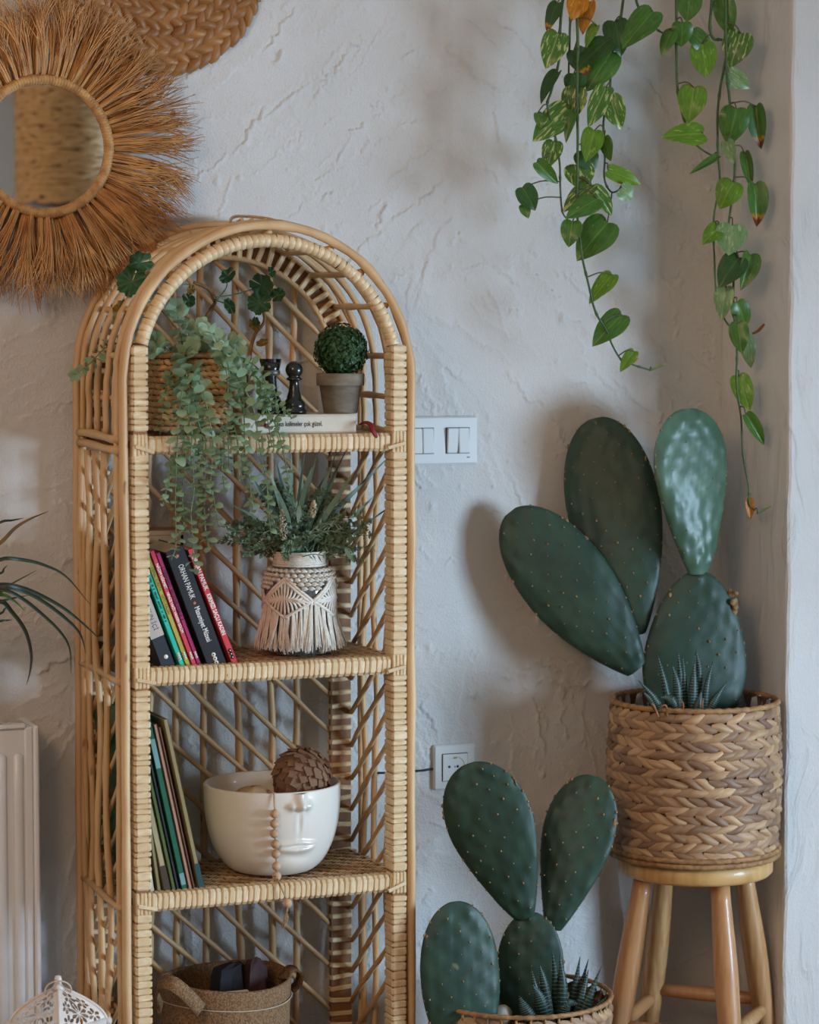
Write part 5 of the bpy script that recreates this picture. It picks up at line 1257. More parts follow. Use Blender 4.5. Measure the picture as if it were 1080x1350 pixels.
# bouquet
M_SPR = mat('dusty_green', srgb(140, 156, 128), srgb(108, 128, 102), 0.7, 60, rand=srgb(104, 130, 94), translucent=0.12)
M_BLADE = mat('blade_green', srgb(160, 178, 148), srgb(124, 148, 122), 0.55, 20, rand=srgb(112, 140, 116), translucent=0.15)
M_BLADE2 = mat('blade_dark', srgb(72, 98, 84), srgb(56, 80, 70), 0.5, 20)
M_FLOW = mat('dry_flower', srgb(188, 174, 142), srgb(156, 140, 108), 0.9, 80)
bq = thing('faux_bouquet', 'mixed bouquet of dusty green foliage standing in the macrame jar', 'plant', (JX, JY, J0 + 0.16))
neck = Vector((JX, JY, J0 + 0.165)); rr = random.Random(21)
def sprig(end, r, nl, ls, kind):
    base = neck + Vector((rr.uniform(-.026, .026), rr.uniform(-.026, .026), rr.uniform(-.02, .0)))
    mid = base.lerp(end, 0.5) + Vector((0, 0, rr.uniform(.008, .028))); P = bez([base, mid, end], 14)
    b = MB(); b.tube(P, [.0012 - .0007 * i / 13 for i in range(14)], 4)
    for k in range(nl):
        s = 0.30 + 0.70 * (k + rr.random()) / nl; i = min(12, int(s * 13)); p = P[i].lerp(P[i + 1], s * 13 - i); d = (P[i + 1] - P[i]).normalized()
        side = Matrix.Rotation(rr.uniform(0, 6.3), 3, d) @ d.orthogonal().normalized(); dirn = (side + d * rr.uniform(.5, 1.1)).normalized(); L = ls * rr.uniform(.7, 1.2) * (1.1 - .4 * s)
        if kind == 0:                                     # forked twiglet with oval leaflets
            for q in range(5):
                a = (q - 2) * 0.55; dd = (dirn * math.cos(a) + dirn.cross(d).normalized() * math.sin(a)); pp = p + dirn * L * 0.45 * (1 - abs(q - 2) * .25); n = (TOCAM + Vector((rr.gauss(0, .5), rr.gauss(0, .5), rr.gauss(0, .5)))); e = dd.cross(n).normalized() * L * .22
                b.add([pp, pp + dd * L * .45 + e, pp + dd * L * .85, pp + dd * L * .45 - e], [(0, 1, 2, 3)])
            b.tube([p, p + dirn * L * .5], .0006, 3)
        else:
            n = (TOCAM + Vector((rr.gauss(0, .5), rr.gauss(0, .5), rr.gauss(0, .5)))); e = dirn.cross(n).normalized() * L * .13
            b.add([p, p + dirn * L * .6 + e, p + dirn * L * 1.4, p + dirn * L * .6 - e], [(0, 1, 2, 3)])
    obj('sprig', b, M_SPR, bq, smooth=False)
for i in range(90):
    a = rr.uniform(0, 2 * math.pi); el = rr.uniform(-.10, 1.35); R = rr.uniform(.075, .142) * (1.0 if el > .25 else 1.05)
    sprig(neck + Vector((R * math.cos(el) * math.cos(a) - .008, R * math.cos(el) * math.sin(a) * .72 + .005, R * math.sin(el) * .95 + .005)), 0, 13, .0135, 0 if rr.random() < .65 else 1)
for (x, y) in ((312, 715), (300, 700), (322, 728), (310, 690), (480, 700), (490, 690), (478, 680), (470, 708)): sprig(at(x, y, JY + rr.uniform(-.04, .03)), 0, 18, .014, 0)
for (x, y, L, m) in ((515, 600, .0045, 1), (538, 652, .0025, 1), (462, 583, .0030, 1), (445, 592, .0042, 0), (448, 610, .006, 0), (470, 618, .0065, 0), (485, 632, .006, 0), (402, 598, .0035, 1), (412, 615, .0055, 0), (418, 600, .003, 0), (385, 598, .0035, 0), (378, 612, .0055, 0), (362, 600, .004, 1), (355, 618, .005, 0), (340, 605, .0035, 0), (330, 625, .0045, 1), (318, 612, .003, 0), (366, 646, .0035, 1), (395, 605, .005, 0), (430, 625, .004, 1), (500, 648, .005, 0), (372, 628, .006, 0), (392, 660, .006, 0), (455, 640, .006, 0), (305, 665, .004, 0)):
    e = at(x, y, JY - rr.uniform(-.02, .06)); base = neck + Vector((rr.uniform(-.02, .02), rr.uniform(-.02, .02), -.01)); P = bez([base, base.lerp(e, .55) + Vector((0, 0, rr.uniform(.0, .02))), e], 12)
    d = (e - base).normalized(); sd = d.cross(TOCAM).normalized(); b = MB(); wd = [L * .75 * math.sin(math.pi * (0.12 + 0.86 * i / 11)) ** .8 for i in range(12)]
    b.ribbon(P, (sd + TOCAM * rr.uniform(-.3, .3)).normalized(), wd); b.v = [(p[0], p[1] + (0.0012 if i % 2 else 0), p[2]) for i, p in enumerate(b.v)]
    obj('grass_blade', b, M_BLADE2 if m else M_BLADE, bq)
for k, (x0, y0, x1, y1) in enumerate(((383, 690, 366, 645), (395, 665, 393, 690), (455, 722, 467, 742))):
    b = MB(); b.ribbon(bez([at(x0, y0, JY - .065), at((x0 + x1) / 2, (y0 + y1) / 2 + 1, JY - .07), at(x1, y1, JY - .068)], 8), _R, [.0006, .003, .004, .004, .004, .003, .002, .0003]); obj('grass_blade', b, M_BLADE, bq)
for (x0, y0, x1, y1, R) in ((374, 712, 371, 672, .0075), (412, 682, 414, 660, .0065)):
    b = MB(); A, B_ = at(x0, y0, JY - .065), at(x1, y1, JY - .06)
    for i in range(120):
        s = rr.random(); p = A.lerp(B_, s); rad = R * math.sin(math.pi * (0.12 + .8 * s)); b.ell(p + Vector((rr.uniform(-1, 1), rr.uniform(-1, 1), 0)) * rad * .8, rr.uniform(.0011, .002), 5, 4)
    obj('flower_spike', b, M_FLOW, bq, label='cream dried flower spike')

# ================================================================== THIRD SHELF
ZC = Z3 + 0.0005; G3 = 'thin picture books leaning on the third shelf'
C_DG = cover_mat('cover_dark_green', (26, 92, 66)); C_OG = cover_mat('cover_olive', (84, 100, 52)); C_BE = cover_mat('cover_beige', (176, 162, 122)); C_BR = cover_mat('cover_brown', (132, 96, 72)); C_PK = cover_mat('cover_dusty_pink', (176, 132, 108)); C_KH = cover_mat('cover_khaki', (150, 132, 92)); C_BK = cover_mat('cover_charcoal', (44, 50, 52)); C_IV = cover_mat('cover_ivory', (206, 196, 170))
rows = [('paperback_book', 'thin khaki picture book with a teal foot at the open end of the row', 268.5, .0080, .292, 12.0, C_KH, .185), ('paperback_book', 'thin brown picture book beside the khaki one', 257.5, .0035, .278, 12.0, C_BR, .175), ('paperback_book', 'thin dusty pink picture book next to the brown one', 253.5, .0060, .284, 12.0, C_PK, .175),
        ('paperback_book', 'glossy bottle-green picture book in the leaning third-shelf row', 247.0, .0100, .310, 12.0, C_DG, .205), ('paperback_book', 'thin charcoal picture book between two green ones', 237.0, .0050, .308, 12.0, C_BK, .200), ('paperback_book', 'olive-green picture book in the leaning third-shelf row', 232.0, .0065, .310, 12.0, C_OG, .200),
        ('paperback_book', 'beige picture book with a dark foot in the leaning third-shelf row', 225.0, .0100, .235, 12.0, C_BE, .175), ('paperback_book', 'mustard-beige thin book by the wrapped shelf post', 212.5, .0065, .150, 8.0, C_KH, .150), ('paperback_book', 'ivory-spined book with a green cover against the wrapped shelf post', 203.5, .0060, .305, 8.0, C_DG, .215)]
for nm, lb, px, th, h, ln, cm, dp in rows:
    t, cv, M = book(nm, lb, xat(px, 1170), th, h, ln, dp, YS + rnd(-.002, .002), ZC, cm, None, G3)
    if 'foot' in lb:
        b = MB(); b.box((-th / 2, -0.0003, 0.021 if 'teal' in lb else 0.022), (th * 1.01, 0.0010, 0.042)); b.box((-0.0001, 0.05, 0.021), (0.0010, 0.1, 0.042)) if 'teal' in lb else None
        obj('foot_band', b, cover_mat('foot_' + ('teal' if 'teal' in lb else 'dark'), (26, 74, 74) if 'teal' in lb else (70, 58, 46)), cv, M, smooth=False)
    elif 'ivory' in lb:
        b = MB(); b.box((-th / 2, -0.0003, h / 2), (th * 1.01, 0.0012, h * 1.001)); obj('ivory_spine', b, C_IV, cv, M, smooth=False)
    elif 'green' in lb and 'glossy' in lb:
        pb = cover_mat('pale_blue_print', (120, 158, 156))
        for zc, hh in ((0.235, 0.05), (0.018, 0.02)):
            b = MB(); b.box((-th / 2, -0.0003, zc), (th * .8, 0.0008, hh)); obj('spine_print', b, pb, cv, M, smooth=False)
# --- face pot
M_CERAM = mat('white_ceramic', srgb(226, 218, 204), srgb(220, 211, 196), 0.32, 8, spec=0.5, coat=0.25)
FY = -0.185; fc = at(359, 1090, FY); FX = fc.x; F0 = Z3 + 0.0005; FH = at(359, 1036, FY - 0.03).z - F0
prof = lambda s: 0.062 + 0.056 * (1 - (1 - s) ** 2.6) ** 0.62 if s > 0 else 0.062
fdir = math.atan2(-math.cos(math.radians(22 - 22)), math.sin(math.radians(22 - 22)))
face_px = at(392, 1080, FY - 0.105); FA = math.atan2(face_px.y - FY, face_px.x - FX)
pot = thing('face_planter', 'white ceramic bowl planter shaped like the lower half of a face', 'planter', (FX, FY, F0))
vs = []; fs = []; nu, nv = 72, 220
def g(x, s): return math.exp(-(x / s) ** 2)
for i in range(nu):
    s = i / (nu - 1); z = FH * s
    for k in range(nv):
        a = 2 * math.pi * k / nv; r = prof(s); da = (a - FA + math.pi) % (2 * math.pi) - math.pi; x = da * r; d = 0.0
        if abs(da) < 1.2:
            zf = z - FH                                   # height below the rim
            d += 0.0190 * g(x, 0.0080) * (1 / (1 + math.exp(-(zf + 0.0300) / 0.0012))) * (0.50 + 0.50 * g(zf + 0.022, 0.010))          # nose bridge and tip
            d += 0.0095 * (g(x - 0.0150, 0.0058) + g(x + 0.0150, 0.0058)) * g(zf + 0.0215, 0.0068)                                # nostril wings
            d -= 0.0050 * (g(x - 0.0075, 0.0030) + g(x + 0.0075, 0.0030)) * g(zf + 0.0290, 0.0025)
            d += 0.0016 * (g(x - 0.0050, 0.0022) + g(x + 0.0050, 0.0022)) * g(zf + 0.052, 0.016) - 0.0034 * g(x, 0.0036) * g(zf + 0.051, 0.0145)   # philtrum
            lw = 0.0355; u = x / lw
            if abs(u) < 1:
                e = (1 - u * u) ** 0.6
                d += 0.0050 * e * g(zf + 0.0865 - 0.0015 * g(abs(x) - .006, .006) + 0.0014 * abs(u), 0.0042)     # upper lip
                d += 0.0072 * e ** 0.8 * g(zf + 0.0985 - 0.005 * u * u, 0.0062) * (1 - 0.18 * g(x, .0016))         # lower lip
                d -= 0.0040 * e * g(zf + 0.0915 - 0.0004 * math.cos(u * 6), 0.0016)
            d -= 0.0030 * g(x, 0.022) * g(zf + 0.111, 0.008)
            d += 0.0030 * g(x, 0.03) * g(zf + 0.130, 0.016)
        vs.append((FX + (r + d) * math.cos(a), FY + (r + d) * math.sin(a), F0 + z))
for i in range(nu - 1):
    for k in range(nv): fs.append((i * nv + k, i * nv + (k + 1) % nv, i * nv + nv + (k + 1) % nv, i * nv + nv + k))
b = MB(); b.add(vs, fs)
b.lathe([(prof(1.0), FH), (prof(1.0) - 0.0015, FH + 0.0022), (prof(1.0) - 0.0055, FH + 0.0015), (prof(.9) - .008, FH * .9), (prof(.5) - .008, FH * .5), (prof(.2) - .008, FH * .2), (0, 0.012)], nv, (FX, FY, F0))
b.lathe([(0, 0.0), (prof(0), 0.0)], nv, (FX, FY, F0)); obj('bowl', b, M_CERAM, pot)
# --- ball of cone scales
M_CONE = mat('cone_scale', srgb(162, 122, 90), srgb(112, 78, 56), 0.75, 70, rand=srgb(122, 86, 62), bump=0.4, bump_scale=120)
cc = at(398, 1023, FY - 0.035); CR = 0.0515
cone = thing('cone_ball', 'dark brown decorative ball covered in woody scales, in the face planter', 'decoration', (cc.x, cc.y, cc.z - CR))
b = MB(); b.ell(cc, CR * 0.86, 20, 14); obj('core', b, mat('cone_core', srgb(48, 32, 24), None, 0.9), cone)
b = MB(); b.add([(-.5, -.36, 0.02), (-.5, .36, 0.02), (.2, .46, .20), (.2, -.46, .20), (.62, 0, .34), (-.4, 0, .06), (.2, .46, .05), (.2, -.46, .05), (.60, 0, .18)], [(0, 5, 1), (5, 2, 1), (5, 0, 3), (5, 3, 4), (5, 4, 2), (2, 4, 8, 6), (4, 3, 7, 8)])
cme = b.mesh('scale', False); cme.materials.append(M_CONE)
for i in range(120):
    z = 1 - 2 * (i + .5) / 120; a = i * 2.39996; q = math.sqrt(1 - z * z); n = Vector((q * math.cos(a), q * math.sin(a), z)); ex = Vector((-.7, -.2, -.62)) + Vector((rnd(-.4, .4), rnd(-.4, .4), rnd(-.4, .4))); ex = (ex - n * ex.dot(n)).normalized(); ey = n.cross(ex); s = rnd(.021, .028)
    obj('scale', cme, None, cone, frame(cc + n * CR * .84, ex * s, ey * s, n * s))
M_CORK = mat('pale_cork', srgb(190, 158, 116), srgb(162, 126, 86), 0.7, 30, spots=srgb(110, 72, 44), spot_scale=40, spot_lo=0.62, bump=0.3)
kc = at(334, 1062, FY - 0.05); b = MB(); b.ell((0, 0, 0), (.047, .043, .0335), 24, 16)
b.v = [(x, y, z * (1 + .04 * math.sin(x * 160) * math.cos(y * 140))) for x, y, z in b.v]
tag(obj('wooden_ball', b, M_CORK, None, Matrix.Translation(kc)), 'pale cracked wooden ball lying in the face planter', 'decoration')
fz = kc.z - .0325 - F0; b = MB(); b.lathe([(0, fz), (prof(fz / FH) - .0085, fz - .001)], 40, (FX, FY, F0)); obj('sand_filling', b, M_STONE, pot)
# --- bead garland
M_BEAD = mat('raw_beech_bead', srgb(196, 162, 126), srgb(178, 140, 104), 0.6, 40, 3, (1, 1, 4), spots=srgb(120, 78, 50), spot_scale=70, spot_lo=0.72)
M_JUTE = mat('jute_cord', srgb(184, 150, 108), srgb(150, 116, 78), 0.9, 90)
ga = thing('bead_garland', 'string of wooden beads draped over the rim of the face planter', 'garland', tuple(at(363, 1050, -0.31)))
def fsurf(px, py):
    """point just in front of the bowl at the given place"""
    lo, hi = FY, FY - 0.2
    for _ in range(24):
        m = (lo + hi) / 2; p = at(px, py, m); s = max(0, min(1, (p.z - F0) / FH)); r = math.hypot(p.x - FX, p.y - FY)
        if r < prof(s): lo = m
        else: hi = m
    return hi
beads = [(362.5, 1073), (362, 1086), (362, 1099), (363.5, 1113), (364, 1126), (364.5, 1142), (365, 1155)]
yr = fsurf(361, 1054); P = [at(350, 1047, yr + .03), at(357, 1044, yr + .006), at(361, 1047, yr - .002), at(361.5, 1056, yr - .004)]
for i, (x, y) in enumerate(beads):
    Y = fsurf(x, y) - 0.0085; Y = min(Y, -0.288) if y > 1130 else Y; p = at(x, y, Y); P.append(p); R = .0078
    b = MB(); b.lathe([(0.0014, -R * .96)] + [(R * math.sin(math.radians(q)), -R * math.cos(math.radians(q))) for q in range(20, 161, 14)] + [(.0014, R * .96)], 18); obj('bead', b, M_BEAD, ga, Matrix.Translation(p) @ Matrix.Rotation(rnd(-.2, .2), 4, 'X'))
P += [at(370, 1168, -0.318), at(375, 1180, -0.322), at(379, 1191, -0.322)]; p = P[-1]
b = MB(); b.lathe([(0.0014, -.0078)] + [(.0080 * math.sin(math.radians(q)), -.0080 * math.cos(math.radians(q))) for q in range(20, 161, 14)] + [(.0014, .0078)], 18); obj('bead', b, M_BEAD, ga, Matrix.Translation(p))
P.append(at(378, 1203, -0.322)); b = MB(); b.tube(bez(P, 60), .0014, 5); obj('cord', b, M_JUTE, ga)
b = MB()
for k in range(16):
    e = at(374 + rnd(-4, 4), 1222 + rnd(-4, 4), -0.322 + rnd(-.006, .006)); b.tube(bez([at(378, 1202, -0.322), at(377 + rnd(-3, 3), 1211, -0.322), e], 6), .0006, 3)
obj('tassel', b, M_JUTE, ga, kind='stuff')

# ================================================================== LOWEST SHELF: BURLAP BASKET
M_BURL = mat('burlap', srgb(152, 116, 80), srgb(116, 84, 54), 0.9, 300, 2, bump=0.8, bump_scale=420, contrast=(0.42, 0.58))
M_LIN = mat('pale_lining', srgb(196, 182, 160), None, 0.9)
UY = -0.170; uc = at(297, 1290, UY); UX = uc.x; U0 = Z4 + 0.0005; UR = 0.108; UH = at(297, 1289, UY).z - U0
bk = thing('burlap_basket', 'brown burlap storage basket with two loop handles on the lowest shelf', 'basket', (UX, UY, U0))
b = MB(); vs = []; n = 64; profs = [(0, 0.0), (.95, 0), (1.0, .02), (1.02, UH * .5), (1.05, UH * .92), (1.06, UH), (1.03, UH + .004), (1.0, UH - .001), (.99, UH * .8), (.97, .02), (0, .02)]
for (r, z) in profs:
    for k in range(n):
        a = 2 * math.pi * k / n; w_ = 1 + 0.018 * math.sin(3 * a + 1) * (z / UH); vs.append((UX + UR * r * w_ * math.cos(a), UY + UR * r * w_ * .98 * math.sin(a), U0 + z + 0.004 * math.sin(2 * a + .6) * (z / UH)))
b.add(vs, [(i * n + k, i * n + (k + 1) % n, i * n + n + (k + 1) % n, i * n + n + k) for i in range(len(profs) - 1) for k in range(n)]); obj('fabric_body', b, M_BURL, bk)
b = MB(); b.tube([(UX + UR * 1.065 * math.cos(2 * math.pi * k / 60), UY + UR * 1.045 * math.sin(2 * math.pi * k / 60), U0 + UH - .030 + .003 * math.sin(2 * (2 * math.pi * k / 60) + .6)) for k in range(60)], .0009, 4, closed=True); obj('stitching', b, M_LIN, bk)
def strap(P, wv, nm='handle'):
    P = bez(P, 22); b = MB(); vs = []; fs = []
    for i, p in enumerate(P):
        d = (P[min(i + 1, 21)] - P[max(i - 1, 0)]).normalized(); sd = Vector(wv[0]).lerp(Vector(wv[1]), i / 21); sd = (sd - d * sd.dot(d)).normalized() * .0125; th = d.cross(sd).normalized() * .0022
        vs += [p - sd - th, p + sd - th, p + sd + th, p - sd + th]
    for i in range(21):
        for k in range(4): fs.append((i * 4 + k, i * 4 + (k + 1) % 4, i * 4 + 4 + (k + 1) % 4, i * 4 + 4 + k))
    fs += [(3, 2, 1, 0), (84, 85, 86, 87)]; b.add(vs, fs); obj(nm, b, M_BURL, bk)
strap([at(265, 1332, UY - UR * 1.03), at(247, 1312, UY - UR * 1.08), at(228, 1297, UY - UR * 1.02), at(213, 1296, UY - UR * .80), at(206, 1312, UY - UR * .62), at(212, 1330, UY - UR * .5)], ((.5, .3, .8), (.3, .6, .7)))
strap([at(372, 1290, UY - .01), at(384, 1277, UY), at(395, 1282, UY + .01), at(393, 1296, UY + .02), at(383, 1306, UY + .02)], ((0, 1, .1), (0, 1, .1)))
M_BCL = mat('black_cloth', srgb(26, 27, 33), srgb(18, 18, 22), 0.85, 60); M_MCL = mat('maroon_leather', srgb(66, 36, 34), srgb(48, 26, 26), 0.75, 40)
def cloth(name, label, cat, cx, cy, cz, rx, ry, rz, m, seed):
    """folded cloth: an angular, creased bundle that widens downwards"""
    rr = random.Random(seed); vs = []; fs = []; n = 11; rings = ((-1.0, 1.12), (-.2, 1.08), (.45, 1.0), (.85, .88), (1.0, .62))
    for (z, q) in rings:
        for k in range(n):
            a = 2 * math.pi * k / n; sq = 1 / max(abs(math.cos(a)), abs(math.sin(a))) ** .75; cr = 1 + (0.10 if k % 2 else -0.06) * (1.2 - abs(z)) + rr.uniform(-.05, .05)
            vs.append((rx * q * cr * sq * .85 * math.cos(a), ry * q * cr * sq * .85 * math.sin(a), rz * z + rr.uniform(-.004, .004) * (z > .3) + .006 * math.cos(a + seed) * (z > .5)))
    for i in range(len(rings) - 1):
        for k in range(n): fs.append((i * n + k, i * n + (k + 1) % n, i * n + n + (k + 1) % n, i * n + n + k))
    c = len(vs); vs.append((0, 0, rz * .97)); b0 = (len(rings) - 1) * n
    for k in range(n): fs.append((b0 + k, b0 + (k + 1) % n, c))
    b = MB(); b.add(vs, fs); tag(obj(name, b, m, None, Matrix.Translation((cx, cy, cz)), smooth=False), label, cat)
p = at(302, 1290, UY + .03); cloth('folded_cloth', 'bundle of black cloth stuffed in the burlap basket', 'cloth', p.x, p.y, p.z - .012, .033, .034, .038, M_BCL, 1)
p = at(337, 1290, UY + .01); cloth('leather_pouch', 'dark maroon leather pouch poking out of the burlap basket', 'pouch', p.x, p.y, p.z - .008, .023, .024, .040, M_MCL, 2)
p = at(300, 1304, UY - .045); b = MB(); b.bevbox((0, 0, 0), (.075, .012, .05), .003, Matrix.Rotation(.25, 3, 'X')); b2 = MB(); b2.ell((.002, -.0095, .016), (.0035, .002, .0035), 10, 6)
t = thing('white_packet', 'white packet with a dark dot inside the burlap basket', 'packet', tuple(p - Vector((0, 0, .03)))); obj('packet_body', b, M_LIN, t, Matrix.Translation(p - Vector((0, 0, .028))), smooth=False); obj('dot', b2, M_BCL, t, Matrix.Translation(p - Vector((0, 0, .028))))

# ================================================================== RADIATOR, LANTERN, ARCHING PLANT ON THE LEFT
M_RAD = mat('white_enamel', srgb(222, 222, 222), None, 0.3, coat=0.3)
ry = -0.13; rx1 = at(50, 1000, ry).x; rz1 = at(46, 958, ry).z; rx0 = rx1 - 1.0; rz0 = 0.12
ra = thing('radiator', 'white panel radiator with vertical flutes mounted low on the wall', 'radiator', ((rx0 + rx1) / 2, 0, rz0))
b = MB(); b.bevbox(((rx0 + rx1) / 2, ry + .008, (rz0 + rz1) / 2), (rx1 - rx0, .016, rz1 - rz0), .005); obj('front_panel', b, M_RAD, ra, smooth=False)
b = MB(); b.bevbox(((rx0 + rx1) / 2, -0.045, (rz0 + rz1) / 2), (rx1 - rx0 - .02, .016, rz1 - rz0 - .01), .005); obj('rear_panel', b, M_RAD, ra, smooth=False)
b = MB(); b.bevbox((rx1 - .004, ry + .045, (rz0 + rz1) / 2), (.010, .108, rz1 - rz0 + .006), .003); obj('end_cover', b, M_RAD, ra, smooth=False)
b = MB(); b.bevbox((rx1 - .016, ry - .0005, (rz0 + rz1) / 2), (.014, .006, rz1 - rz0), .0025); obj('edge_bead', b, M_RAD, ra, smooth=False)
b = MB(); b.bevbox(((rx0 + rx1) / 2 - .01, ry + .004, rz1 + .002), (rx1 - rx0 - .02, .018, .008), .0025); obj('top_lip', b, M_RAD, ra, smooth=False)
k = 0
while rx1 - .034 - k * .0285 > rx0 + .02:
    x = rx1 - .034 - k * .0285; zt_ = rz1 - .048; zb_ = rz0 + .05; b = MB(); P = [(x, ry + .001, zt_ + .004)] + [(x, ry - .001, zt_ - (zt_ - zb_) * i / 6) for i in range(7)] + [(x, ry + .001, zb_ - .004)]
    b.tube(P, [.004] + [.0088] * 7 + [.004], 10, flat=.55); obj('flute', b, M_RAD, ra); k += 1
k = 0
while rx1 - .02 - k * .014 > rx0 + .02:
    b = MB(); b.box((rx1 - .02 - k * .014, -0.085, rz1 - .004), (.0045, .07, .006), Matrix.Rotation(.35, 3, 'Z')); obj('grille_slat', b, M_RAD, ra, smooth=False); k += 1
for xx in (rx0 + .15, rx1 - .15):
    b = MB(); b.box((xx, -0.026, (rz0 + rz1) / 2), (.03, .028, .3)); obj('bracket', b, M_RAD, ra, smooth=False)
# --- lantern
M_LAN = mat('lantern_paint', srgb(220, 208, 196), srgb(206, 190, 176), 0.5, 40)
lc_ = at(77, 1342, -0.36); LX, LY = lc_.x, -0.36; LZ = lc_.z - .006; LHW = 0.054
la = thing('metal_lantern', 'white pierced metal lantern with a ring handle, standing by the radiator', 'lantern', (LX, LY, 0))
RZ = Matrix.Rotation(math.radians(32), 3, 'Z'); LO = Vector((LX, LY, 0)); RH = at(77, 1302, -0.36).z - LZ
def roofp(f, u, v):
    """face f, u in -1..1 across, v 0..1 up the curved roof"""
    hw = LHW * (1 - v ** 1.75) * .94 + .0035; p = Vector((u * hw, -hw, LZ + RH * v))
    return LO + RZ @ (Matrix.Rotation(f * math.pi / 2, 3, 'Z') @ p)
for f in range(4):
    b = MB()
    b.tube([roofp(f, -1, i / 14) for i in range(15)], .0026, 6); obj('roof_rib', b, M_LAN, la)
    b = MB(); NU, NV = 84, 64; vs = []; fs = []           # sheet metal with petal-shaped openings cut out
    flowers = ((0, .36, .30, 10, 1.25), (-.58, .22, .19, 6, 1.3), (.58, .22, .19, 6, 1.3), (0, .77, .17, 6, 2.3), (-.50, .58, .15, 6, 1.7), (.50, .58, .15, 6, 1.7))
    def pierced(u, v):
        if abs(u) > .90 or v < .04 or v > .93: return False
        for (cu, cv_, R, n, su) in flowers:
            x, y = (u - cu) / su, v - cv_; r = math.hypot(x, y) / R
            if .16 < r < 1.0:
                a = (math.atan2(y, x) / (2 * math.pi / n) + .25) % 1 - .5
                if abs(a) < .39 * math.sin(math.pi * (r - .10) / .95) ** .8: return True
        return False
    for q in range(NV + 1):
        for p_ in range(NU + 1): vs.append(roofp(f, -1 + 2 * p_ / NU, q / NV))
    for q in range(NV):
        for p_ in range(NU):
            if not pierced(-1 + 2 * (p_ + .5) / NU, (q + .5) / NV): o = q * (NU + 1) + p_; fs.append((o, o + 1, o + NU + 2, o + NU + 1))
    b.add(vs, fs)
    obj('pierced_panel', b, M_LAN, la)
    b = MB(); A, B_ = roofp(f, -1.13, 0), roofp(f, 1.13, 0); dz = Vector((0, 0, .002)); b.tube([A - dz, B_ - dz], .0062, 10); obj('eave_roll', b, M_LAN, la)
    b = MB(); c1 = roofp(f, -.92, 0); b.box(Vector((c1.x, c1.y, LZ / 2)), (.008, .008, LZ), RZ); obj('corner_post', b, M_LAN, la, smooth=False)
    b = MB()
    for z in (.03, LZ - .02): b.tube([Vector((*roofp(f, -.92, 0).xy, z)), Vector((*roofp(f, .92, 0).xy, z))], .004, 6)
    obj('side_rail', b, M_LAN, la)
b = MB(); b.box(LO + Vector((0, 0, .012)), (.122, .122, .024), RZ); obj('base', b, M_LAN, la, smooth=False)
b = MB(); b.lathe([(0, -.002), (.012, -.002), (.007, .004), (.0055, .008), (.0062, .014), (.0045, .019), (0, .020)], 16, (LX, LY, LZ + RH)); obj('finial', b, M_LAN, la)
b = MB(); rc = at(66, 1305, LY - .02); ru = Vector((.93, -.2, .12)).normalized(); rv = Vector((-.25, -.35, .9)).normalized()
top = Vector((LX, LY, LZ + RH + .012)); rc = top - rv * .0165 + Vector((-.006, -.012, 0)) 
b.tube([rc + (ru * math.cos(2 * math.pi * i / 36) * .021 + rv * math.sin(2 * math.pi * i / 36) * .0185) for i in range(36)], .0014, 6, closed=True); obj('ring_handle', b, mat('ring_paint', srgb(196, 172, 144), None, 0.5), la)
# --- arching plant on the radiator
M_ARC = mat('arching_leaf', srgb(44, 56, 32), srgb(34, 44, 28), 0.45, 30, translucent=.1); M_ARCG = mat('young_leaf', srgb(98, 130, 44), srgb(80, 110, 40), 0.5, 30, translucent=.2); M_ARCB = mat('drying_leaf', srgb(120, 88, 36), srgb(88, 62, 28), 0.6, 30)
ay = -0.135; ax = at(-75, 800, ay).x; az0 = rz1 + .0065
po = thing('plant_pot', 'small terracotta pot of arching plant standing on the radiator', 'pot', (ax, -0.092, az0))
b = MB(); b.lathe([(0, 0), (.036, 0), (.048, .075), (.052, .075), (.053, .092), (.047, .092), (.044, .080), (0, .078)], 32, (ax, -0.092, az0)); obj('pot_body', b, mat('terracotta', srgb(168, 96, 64), srgb(150, 82, 54), 0.8, 30), po)
ap = thing('arching_plant', 'dark thin-leaved arching houseplant beside the rattan shelf', 'plant', (ax, -0.092, az0 + .078))
crown = Vector((ax, -0.092, az0 + .085))
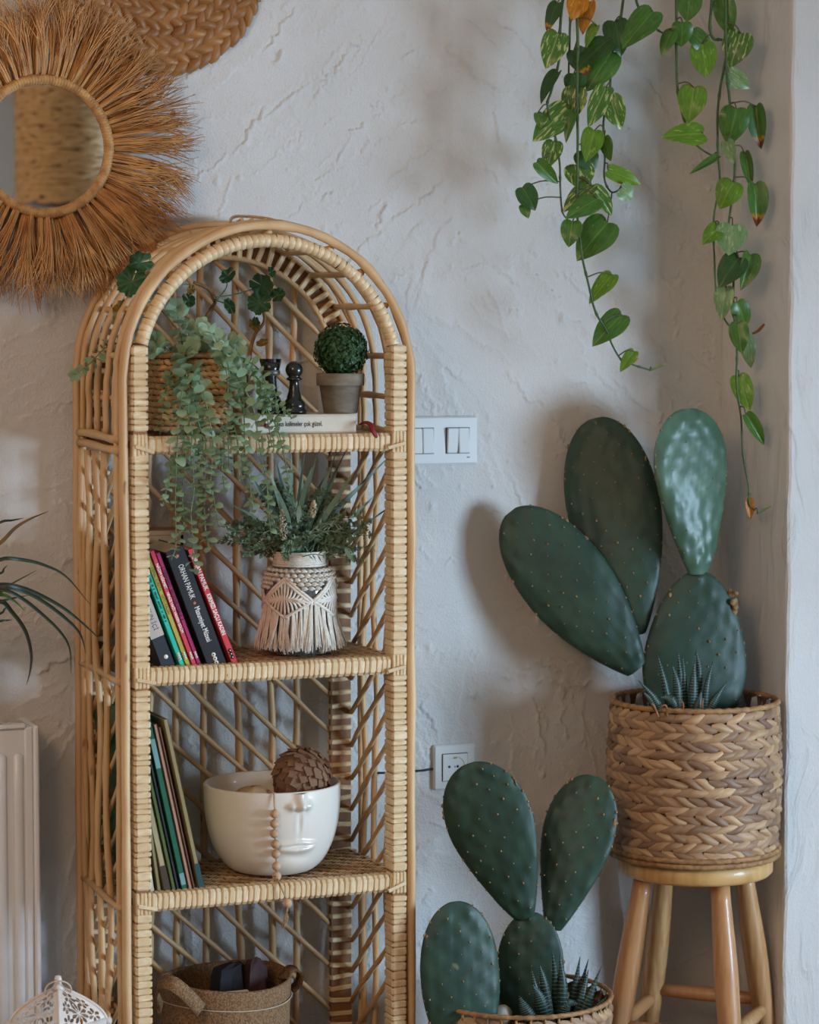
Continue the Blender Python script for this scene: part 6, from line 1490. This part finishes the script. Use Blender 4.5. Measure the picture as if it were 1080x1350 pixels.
for S, r, m, Y in (([(0, 738), (29, 738), (58, 745), (87, 760), (119, 797)], .0030, M_ARC, -.30), ([(0, 771), (29, 775), (58, 787), (87, 804), (116, 828), (138, 849)], .0034, M_ARC, -.33), ([(0, 773), (35, 781), (67, 800), (96, 824), (108, 841), (113, 862)], .0034, M_ARC, -.30), ([(0, 777), (29, 789), (58, 812), (81, 835), (92, 856), (94, 889)], .0030, M_ARC, -.26), ([(0, 793), (15, 806), (33, 831), (41, 860), (40, 883), (35, 903)], .0036, M_ARC, -.22),
                   ([(0, 716), (19, 697), (38, 685), (64, 674)], .0032, M_ARCB, -.18), ([(0, 689), (16, 686), (31, 683)], .0022, M_ARC, -.16), ([(0, 781), (15, 770), (48, 752)], .0020, M_ARC, -.2), ([(0, 784), (17, 791), (33, 805)], .0032, M_ARCG, -.24), ([(0, 793), (20, 788), (37, 785)], .0020, M_ARC, -.25), ([(0, 756), (5, 750), (10, 745)], .002, M_ARC, -.2), ([(0, 809), (6, 803), (13, 798)], .002, M_ARC, -.2), ([(0, 819), (8, 818), (16, 817)], .002, M_ARC, -.22)):
    n = len(S); pts = [crown] + [at(-34, S[0][1] + (10 if S[0][1] > 750 else 22), Y * .75 - .02)] + [at(x, y, Y) for x, y in S]
    P = bez(pts, 34); b = MB(); vs = []; fs = []
    for i, p in enumerate(P):
        d = (P[min(i + 1, 33)] - P[max(i - 1, 0)]).normalized(); sd = d.cross(TOCAM).normalized(); s = i / 33; w_ = r * (min(1, .4 + s * 2)) * (1 - s ** 3) + .0003
        vs += [p - sd * w_ + TOCAM * .0, p - TOCAM * w_ * .55, p + sd * w_]
    for i in range(33): fs += [(3 * i, 3 * i + 3, 3 * i + 4, 3 * i + 1), (3 * i + 1, 3 * i + 4, 3 * i + 5, 3 * i + 2)]
    b.add(vs, fs); obj('leaf', b, m, ap)
for k in range(9):                                     # leaves that arch away to the other side
    a = math.pi * (.55 + .1 * k); e = crown + Vector((math.cos(a) * rnd(.16, .3), -abs(math.sin(a)) * rnd(.02, .2), rnd(-.06, .12))); P = bez([crown, crown.lerp(e, .5) + Vector((0, 0, .12)), e], 20)
    b = MB(); b.ribbon(P, Vector((math.sin(a), -math.cos(a), .3)).normalized(), [.0034 * (1 - (i / 19) ** 3) + .0003 for i in range(20)]); obj('leaf', b, M_ARC, ap)
